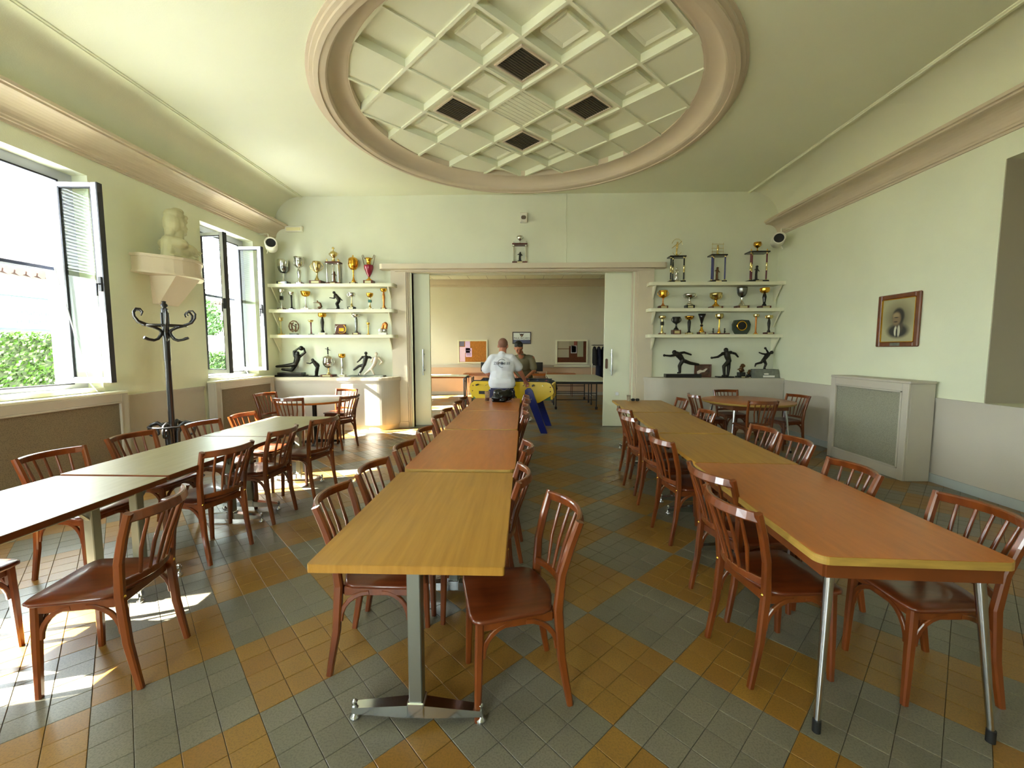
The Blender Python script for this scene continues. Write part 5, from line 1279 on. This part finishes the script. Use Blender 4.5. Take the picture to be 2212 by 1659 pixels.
def hand(b, w, d, up, side, curl=.5):
    """palm at wrist w, pointing along d, back of the hand towards up; four unequal curled fingers and a side thumb"""
    w, d, up, side = Vector(w), Vector(d).normalized(), Vector(up).normalized(), Vector(side).normalized()
    c = w + d*.05; b.limb(w, w+d*.085, .024, .026)
    for k, (o, L) in enumerate(((-.030, .066), (-.010, .076), (.011, .072), (.030, .056))):
        b.limb(w+d*.03+side*o*.6, w+d*.088+side*o, .014, .0115)
        p = w + d*.088 + side*o; q = p + (d*math.cos(curl*.6)-up*math.sin(curl*.6))*L*.45; r_ = q + (d*math.cos(curl*1.7)-up*math.sin(curl*1.7))*L*.35; e = r_ + (d*math.cos(curl*2.6)-up*math.sin(curl*2.6))*L*.3
        b.limb(p, q, .0105, .0098); b.limb(q, r_, .0098, .009); b.limb(r_, e, .009, .008)
    p = w + d*.03 - side*.026; q = p - side*.028 + d*.025 - up*.008; b.limb(p, q, .014, .0125); b.limb(q, q + d*.034 - up*.012 - side*.002, .0122, .010)
def head(b, c, yaw, tilt, r=.1):
    """face along local +y; returns the matrix"""
    M = Matrix.Translation(c) @ Matrix.Rotation(yaw, 4, 'Z') @ Matrix.Rotation(tilt, 4, 'X'); s = r/.1
    def B(p, q): b.ball((p[0]*s, p[1]*s, p[2]*s), (q[0]*s, q[1]*s, q[2]*s), 14, 10, M=M)
    B((0, -.012, .025), (.077, .096, .088)); B((0, .02, -.03), (.062, .074, .082)); B((0, .062, -.088), (.03, .03, .024))
    B((0, .098, -.022), (.013, .020, .018)); B((0, .088, .0), (.010, .016, .028)); B((0, .078, .026), (.05, .016, .010))
    B((0, .082, -.060), (.026, .012, .007)); B((0, .080, -.070), (.024, .012, .008))
    for q in (-1, 1): B((q*.078, -.005, -.012), (.011, .020, .033)); B((q*.038, .070, -.022), (.024, .02, .022))
    return M
# --- person in white t-shirt, back to the camera, leaning over the game
p1 = thing('person', 'person in white printed t-shirt and dotted navy shorts leaning over the table football', 'person', (-.40, 7.33, 0))
b = MB()
for s, yy in ((-1, 0), (1, .05)):
    b.limb((s*.11, 0, .90), (s*.125, .03+yy, .50), .088, .058); b.limb((s*.125, .03+yy, .50), (s*.13, -.01+yy, .09), .056, .036); b.ball((s*.128, .0+yy, .36), (.052, .058, .09))
    b.limb((s*.13, -.03+yy, .05), (s*.135, .15+yy, .035), .042, .034)
b.limb((0, .02, .94), (0, .06, 1.20), .10, .10); b.limb((-.10, .07, 1.30), (.10, .07, 1.30), .085, .085); b.limb((0, .08, 1.38), (.01, .13, 1.54), .075, .064)
b.limb((-.18, .07, 1.37), (-.255, .05, 1.13), .052, .045); b.limb((-.255, .05, 1.13), (-.20, .29, 1.02), .044, .030)
b.limb((.18, .08, 1.37), (.315, .20, 1.15), .053, .047); b.limb((.315, .20, 1.15), (.405, .36, .975), .046, .031)
hand(b, (.405, .36, .975), (.35, .55, -.55), (.3, .4, .8), (.8, -.6, 0), .75); hand(b, (-.20, .29, 1.02), (.15, .8, -.5), (0, .5, .8), (-.9, .2, 0), .7)
HM = head(b, Vector((.012, .155, 1.61)), R(-6), R(-18), .108)
body1 = smooth_remesh(b.build('body', M_SKIN, p1), .0075, 2)
b = MB().ball((0, -.022, .030), (.087, .104, .096), 18, 12, M=HM); b.build('cropped_hair', M_STUB, p1)
b = MB()
b.limb((-.13, .07, 1.385), (.13, .07, 1.385), .082, .082); b.ball((0, .06, 1.25), (.245, .155, .19)); b.ball((0, .03, 1.05), (.225, .15, .20)); b.limb((-.09, .01, .965), (.09, .01, .965), .15, .15)
b.limb((-.16, .06, 1.38), (-.275, .045, 1.20), .085, .088); b.limb((.16, .07, 1.38), (.275, .155, 1.235), .088, .092); b.limb((0, .07, 1.42), (0, .09, 1.455), .085, .072)
smooth_remesh(b.build('tshirt', M_TSHIRT, p1), .012, 5)
b = MB().limb((-.10, 0, .80), (.10, 0, .80), .13, .13)
for s, yy in ((-1, 0), (1, .05)): b.limb((s*.105, 0, .80), (s*.13, .03+yy, .56), .125, .115)
smooth_remesh(b.build('shorts', dotted(), p1), .012, 3)
for s, yy in ((-1, 0), (1, .05)): MB().ball((s*.134, .05+yy, .045), (.052, .14, .046)).build('shoe', M_SHOE, p1)
M_PRINT = mat('shirt_print_grey', '#5b5f6a', .8)
for body, x0, sxx in (('ZEP', -.135, 1.), ('d', .032, 1.), ('EE', .150, -1.)):
    text('shirt_print', body, .062, M_PRINT, p1, (x0, -.112, 1.285), (R(90+4), 0, 0), .006, sx=sxx*1.05)
MB().lathe([(.0, 0), (.024, 0), (.024, .01), (.0, .01)], 20, M=Matrix.Translation((.008, -.104, 1.305)) @ Matrix.Rotation(R(94), 4, 'X')).build('shirt_print', M_PRINT, p1)
MB().tube([(.008+.07*math.cos(R(a)), -.110, 1.305+.07*math.sin(R(a))) for a in range(40, 300, 13)], .004, 6).build('shirt_print', M_PRINT, p1)
# --- person in olive polo on the far side, head bowed
p2 = thing('person', 'dark-haired person in olive polo shirt bending over the table football from behind', 'person', (-.04, 9.02, 0), PI)
b = MB()
for s, yy in ((-1, -.04), (1, .06)):
    b.limb((s*.10, -.06, .90), (s*.12, .0+yy, .49), .085, .056); b.limb((s*.12, yy, .49), (s*.14, -.03+yy, .08), .052, .036); b.limb((s*.14, -.05+yy, .05), (s*.15, .13+yy, .035), .040, .032)
b.limb((0, -.05, .95), (0, .07, 1.20), .10, .10); b.limb((-.10, .12, 1.29), (.10, .12, 1.29), .085, .085); b.limb((.02, .17, 1.36), (.06, .25, 1.49), .07, .058)
b.limb((-.19, .16, 1.355), (-.235, .20, 1.09), .056, .044); b.limb((-.235, .20, 1.09), (-.09, .38, .985), .043, .029); b.limb((.19, .16, 1.355), (.25, .24, 1.10), .056, .044); b.limb((.25, .24, 1.10), (.14, .39, 1.0), .043, .029)
hand(b, (-.09, .38, .985), (.5, .75, -.35), (0, .4, .9), (.8, -.5, 0), .8); hand(b, (.14, .39, 1.0), (-.3, .85, -.35), (0, .4, .9), (.9, .3, 0), .8)
HM = head(b, Vector((.09, .30, 1.575)), R(12), R(-34), .106)
smooth_remesh(b.build('body', M_SKIN2, p2), .0075, 2)
b = MB().ball((0, -.028, .045), (.090, .104, .094), 18, 12, M=HM).ball((0, .045, .100), (.066, .050, .034), 14, 10, M=HM).ball((0, -.055, -.01), (.080, .066, .080), 14, 10, M=HM)
smooth_remesh(b.build('hair', M_HAIR, p2), .008, 2)
for q in (-1, 1):
    MB().ball((q*.032, .088, -.016), (.011, .007, .006), 8, 6, M=HM).build('eye', M_HAIR, p2); MB().ball((q*.034, .092, .012), (.02, .006, .005), 8, 6, M=HM).build('eyebrow', M_HAIR, p2)
MB().ball((0, .088, -.062), (.022, .008, .006), 8, 6, M=HM).build('lips', mat('lips', '#8c4a3e', .5), p2)
b = MB().limb((-.13, .14, 1.355), (.13, .14, 1.355), .08, .08).ball((0, .12, 1.24), (.225, .145, .17)).ball((0, .04, 1.06), (.20, .145, .18)).limb((-.10, -.05, .95), (.10, -.05, .95), .115, .115)
b.limb((-.17, .15, 1.345), (-.225, .19, 1.16), .078, .074).limb((.17, .15, 1.345), (.235, .21, 1.165), .078, .074).limb((.02, .17, 1.38), (.035, .19, 1.415), .082, .07)
smooth_remesh(b.build('polo_shirt', M_OLIVE, p2), .012, 4)
MB().tube([(.03+.075*math.cos(R(a)), .205+.07*math.sin(R(a)), 1.43+.012*math.sin(R(a))) for a in range(0, 361, 20)], .016, 6, cap=False).build('collar', M_OLIVE, p2)
b = MB().limb((-.09, -.06, .91), (.09, -.06, .91), .125, .125)
for s, yy in ((-1, -.04), (1, .06)): b.limb((s*.10, -.06, .88), (s*.125, yy, .49), .105, .08); b.limb((s*.125, yy, .49), (s*.14, -.03+yy, .12), .078, .062)
smooth_remesh(b.build('trousers', M_CHINO, p2), .012, 3)
for s, yy in ((-1, -.04), (1, .06)): MB().ball((s*.15, .04+yy, .048), (.052, .145, .05)).build('shoe', M_SHOE, p2)

# ================================================================ THINGS ON THE TABLES
t = thing('plastic_bag', 'shiny black bundle lying at the far end of the centre tables', 'bag', (-.335, 6.36, .752))
b = MB().ball((0, 0, .085), (.15, .11, .085)).ball((-.07, -.04, .06), (.10, .08, .06)).ball((.08, .02, .10), (.08, .09, .09)).ball((-.06, .03, .13), (.09, .07, .06)).limb((-.14, -.07, .022), (.02, -.09, .03), .022, .03)
rb = random.Random(3)
for i in range(26): p = (rb.uniform(-.13, .13), rb.uniform(-.09, .09), rb.uniform(.02, .16)); b.limb(p, (p[0]+rb.uniform(-.07, .07), p[1]+rb.uniform(-.05, .05), max(.012, p[2]+rb.uniform(-.06, .05))), .012, .006)
smooth_remesh(b.build('bundle', mat('black_shiny_plastic', '#040404', .22, spec=.35), t), .009, 1)
def glass(label, x, y, z, h, r, drink):
    t = thing('drinking_glass', label, 'glass', (x, y, z))
    MB().lathe([(0, .003), (r*.78, .003), (r, h), (r-.002, h), (r*.76, .008), (0, .008)], 20, cap=False).build('tumbler', M_CUPGLASS, t)
    if drink: MB().lathe([(0, .010), (r*.745, .010), (r*.80, h*.38), (0, h*.38)], 18, cap=False).build('drink', mat('red_drink', '#b0452c', .1, trans=.3), t)
glass('tall clear cup with a little red drink at the far end of the centre tables', -.575, 6.42, .752, .15, .04, True)
glass('short clear glass on the far end of the right tables', 1.60, 6.52, .744, .095, .032, False)
t = thing('sunglasses', 'small dark sunglasses lying beside the glass on the right tables', 'glasses', (1.70, 6.52, .744))
for s in (-1, 1):
    l = MB().prism(roundrect(s*.034-.028, s*.034+.028, .004, .045, .016), -.006, .004, 'xz').build('lens', M_BLACK, t)
    MB().tube([(s*.062, 0, .035), (s*.062, .10, .02)], .004, 6).build('temple', M_BLACK, t)
MB().tube([(-.01, 0, .034), (.01, 0, .034)], .004, 6).build('bridge', M_BLACK, t)

# ================================================================ THE ROOM BEYOND
def board(label, x0, x1, z0, z1, papers, cork):
    t = thing('notice_board', label, 'notice board', ((x0+x1)/2, YF2, z0)); W = (x1-x0)/2; Hh = z1-z0
    b = MB()
    for xa, xb, za, zb in ((-W, -W+.05, 0, Hh), (W-.05, W, 0, Hh), (-W+.05, W-.05, 0, .05), (-W+.05, W-.05, Hh-.05, Hh)): b.bbox(xa, xb, -.05, 0, za, zb, .006)
    b.build('frame', M_SHELF, t); MB().box(-W+.05, W-.05, -.03, -.01, .05, Hh-.05).build('cork', cork, t)
    for (xa, xb, za, zb, c) in papers: MB().box(-W+xa, -W+xb, -.036, -.031, za, zb).build('paper', mat('paper_'+c.strip('#'), c, .7), t)
    return t
M_CORK = mat('cork_orange', '#b9772f', .9, var=.25, vscale=25); M_CORKD = mat('cork_dark', '#5d3117', .9, var=.25, vscale=25)
b1 = board('cork notice board with pink papers at the left of the back wall', -2.284, -1.261, 1.067, 1.869, [(.06, .22, .58, .75, '#6f6c80'), (.06, .25, .06, .56, '#e6c6dc'), (.25, .42, .36, .75, '#dfc3ea'), (.27, .48, .22, .52, '#eec8f0')], M_CORK)
M_INK = mat('print_ink', '#6a5a70', .7)
for z in (.43, .33, .28): MB().box(-.22, -.06, -.039, -.036, z, z+.022).build('print_line', M_INK, b1)
b2 = board('dark notice board covered with grey notices at the right of the back wall', 1.049, 2.121, 1.054, 1.867, [(.06, .44, .52, .76, '#a89f88'), (.06, .44, .22, .50, '#a49c86'), (.44, .60, .60, .76, '#9a947c'), (.60, .70, .62, .76, '#8a4a3a'), (.72, .92, .24, .76, '#98967e'), (.50, .70, .36, .62, '#b9b2b8'), (.525, .675, .385, .60, '#15161d')], M_CORKD)
MB().bbox(-.60, .60, -.09, -.02, -.10, -.055, .008).build('ledge', M_SHELF, b2)
sg = thing('drinks_sign', 'dark-framed white and navy sign with an animal-head emblem on the back wall', 'sign', (-.109, YF2, 1.727)); W = .314; Hh = .406
b = MB()
for xa, xb, za, zb in ((-W, -W+.03, 0, Hh), (W-.03, W, 0, Hh), (-W+.03, W-.03, 0, .03), (-W+.03, W-.03, Hh-.03, Hh)): b.bbox(xa, xb, -.04, 0, za, zb, .005)
b.build('frame', mat('sign_frame_dark', '#2a1a18', .4), sg)
MB().box(-W+.03, W-.03, -.02, -.01, .14, Hh-.03).build('white_panel', mat('sign_white', '#dfe6e2', .3), sg); MB().box(-W+.03, W-.03, -.02, -.01, .03, .14).build('navy_panel', mat('sign_navy', '#15184a', .3), sg)
text('lettering', 'PAUL RICARD', .088, mat('sign_ink_navy', '#10132e', .5), sg, (0, -.022, .165), (R(90), 0, 0), .002, 'CENTER', .98)

MB().prism([(-.085, .365), (-.045, .335), (0, .345), (.045, .335), (.085, .365), (.06, .31), (.04, .27), (.012, .235), (-.012, .235), (-.04, .27), (-.06, .31)], -.024, -.020, 'xz').build('emblem', mat('emblem_brown', '#3c2418', .5), sg)
MB().prism([(-.016, .255), (.016, .255), (.022, .285), (0, .30), (-.022, .285)], -.027, -.024, 'xz').build('emblem', mat('emblem_tan', '#a8845c', .5), sg)
# ping-pong table
t = thing('ping_pong_table', 'ping-pong table with glare-coloured top and dark folding legs in the back room', 'game table', (1.42, 11.95, 0))
for s in (-1, 1):
    MB().bbox(-.76, .76, min(s*.01, s*1.36), max(s*.01, s*1.36), .735, .76, .003).build('table_half', mat('pingpong_top_glare', '#cfd0c2', .35), t)  # window reflection on the top put into its pale colour
    MB().bbox(-.75, .75, s*1.33-.015, s*1.33+.015, .675, .735, .003).build('apron', M_BLACK, t)
    for x in (-.68, .68): MB().bbox(x-.015, x+.015, min(s*.06, s*1.33), max(s*.06, s*1.33), .69, .735, .003).build('apron', M_BLACK, t)
    for x in (-.62, .42):
        l2 = MB().tube([(x, s*1.1, .70), (x, s*1.1, .06)], .016, 8).build('leg', M_BLACK, t)
        l = MB().tube([(x, s*.25, .70), (x, s*.25, .09)], .016, 8).build('leg', M_BLACK, t)
        MB().lathe([(.0, -.02), (.05, -.018), (.055, 0), (.05, .018), (0, .02)], 16, M=Matrix.Translation((x, s*.25, .055)) @ Matrix.Rotation(R(90), 4, 'Y')).build('wheel', M_BLACKRUB, l)
        MB().bbox(x-.03, x+.03, s*1.1-.03, s*1.1+.03, 0, .07, .004).build('foot', M_BLACKRUB, l2)
    MB().tube([(-.62, s*1.1, .25), (.42, s*1.1, .25)], .010, 8).build('brace', M_BLACK, t); MB().tube([(-.62, s*1.1, .42), (.42, s*1.1, .42)], .010, 8).build('brace', M_BLACK, t)
for s in (-1, 1): MB().tube([(s*.80, 0, .74), (s*.83, 0, .80), (s*.80, 0, .92)], .012, 8).build('net_post', M_SHELF, t)
# folding tables at the left
def simple_table(name, label, x, y, w, d, zt, top, legm, spl):
    t = thing(name, label, 'table', (x, y, 0))
    MB().bbox(-w/2, w/2, -d/2, d/2, zt-.03, zt, .004).build('table_top', top, t); MB().bbox(-w/2+.04, w/2-.04, -d/2+.02, d/2-.02, zt-.075, zt-.03, .003).build('apron', M_BROWN, t)
    for sx in (-1, 1):
        for sy in (-1, 1): MB().tube([(sx*(w/2-.10), sy*(d/2-.06), zt-.03), (sx*(w/2-.10+spl), sy*(d/2-.06+spl*.3), 0)], [.014, .010], 8).build('leg', legm, t)
simple_table('side_table', 'long pale-topped table with white legs by the sunny left wall of the back room', -2.60, 13.05, 1.65, .70, .745, M_SHELF, M_ALUW, .05)
simple_table('side_table', 'brown table against the back wall under the left notice board', -1.25, 13.95, 1.5, .6, .76, M_BROWN, M_APRON, 0.)
simple_table('side_table', 'brown table against the back wall behind the ping-pong table', .85, 14.0, 1.6, .55, .76, M_BROWN, M_APRON, 0.)
def monitor(label, x, y, z, w=.46, h=.30):
    t = thing('screen', label, 'screen', (x, y, z)); MB().bbox(-w/2, w/2, -.025, .025, .06, .06+h, .006).build('panel', M_BLACK, t); MB().bbox(-.10, .10, -.08, .08, 0, .015, .004).bbox(-.03, .03, 0, .02, .01, .10, .004).build('stand', M_BLACK, t)
monitor('black flat screen to the left behind the person in white', -1.22, 13.9, .76); monitor('black flat screen to the right behind the person in olive', .36, 13.95, .76)
# chair at the left table
t = thing('tube_chair', 'thin metal chair with curved dark back beside the far left table', 'chair', (-2.98, 12.35, 0), R(100))
for s in (-1, 1):
    MB().tube([(-.20, s*.19, 0), (-.18, s*.19, .45), (-.22, s*.19, .70), (-.235, s*.15, .80)], .011, 8).build('leg', M_STEEL, t); MB().tube([(.20, s*.19, 0), (.18, s*.19, .44)], .011, 8).build('leg', M_STEEL, t)
MB().tube([(-.235, -.15, .80), (-.25, -.08, .85), (-.255, 0, .865), (-.25, .08, .85), (-.235, .15, .80)], .016, 8).build('backrest', M_APRON, t); MB().prism(roundrect(-.20, .20, -.20, .20, .05), .44, .465).build('seat', M_APRON, t)
# coat rail and coats
t = thing('coat_rail', 'free-standing thin clothes rail at the right end of the back wall', 'clothes rail', (2.62, 13.85, 0))
MB().tube([(-.46, 0, 1.68), (.50, 0, 1.68)], .014, 8).build('rail', M_BLACK, t)
for x in (-.44, .48): MB().tube([(x, 0, 0.02), (x, 0, 1.70)], .013, 8).build('post', M_SHELF, t); MB().tube([(x, -.22, .015), (x, .22, .015)], .013, 8).build('foot', M_SHELF, t)
def coat(label, x, m, L, w):
    t = thing('hanging_coat', label, 'coat', (x, 13.85, 0)); b = MB()
    b.limb((-.0, -w/2, 1.52), (0, 0, 1.60), .045, .05).limb((0, 0, 1.60), (0, w/2, 1.52), .05, .045).limb((0, -.05, 1.50), (0, -.08, 1.60-L), .075, .085).limb((0, .05, 1.50), (0, .08, 1.60-L), .075, .085)
    b.limb((0, -w/2, 1.50), (.02, -w/2-.03, 1.05), .05, .042).limb((0, w/2, 1.50), (.02, w/2+.03, 1.05), .05, .042); smooth_remesh(b.build('garment', m, t), .018, 4)
    MB().tube([(0, 0, 1.60), (0, 0, 1.655), (0, .012, 1.685), (0, 0, 1.70), (0, -.012, 1.69)], .004, 6).build('hanger_hook', M_CHROME, t)
M_CLOTH1 = mat('black_cloth', '#0b0b0f', .9); M_CLOTH2 = mat('navy_cloth', '#10142a', .9); M_CLOTH3 = mat('charcoal_cloth', '#1c1b1c', .9)
coat('short dark jacket leftmost on the clothes rail', 2.26, M_CLOTH3, .45, .30); coat('long navy coat second from the left on the clothes rail', 2.40, M_CLOTH2, .92, .36); coat('longest black coat in the middle of the clothes rail', 2.55, M_CLOTH1, 1.05, .38); coat('black coat beside the door edge on the clothes rail', 2.72, M_CLOTH1, .85, .36)
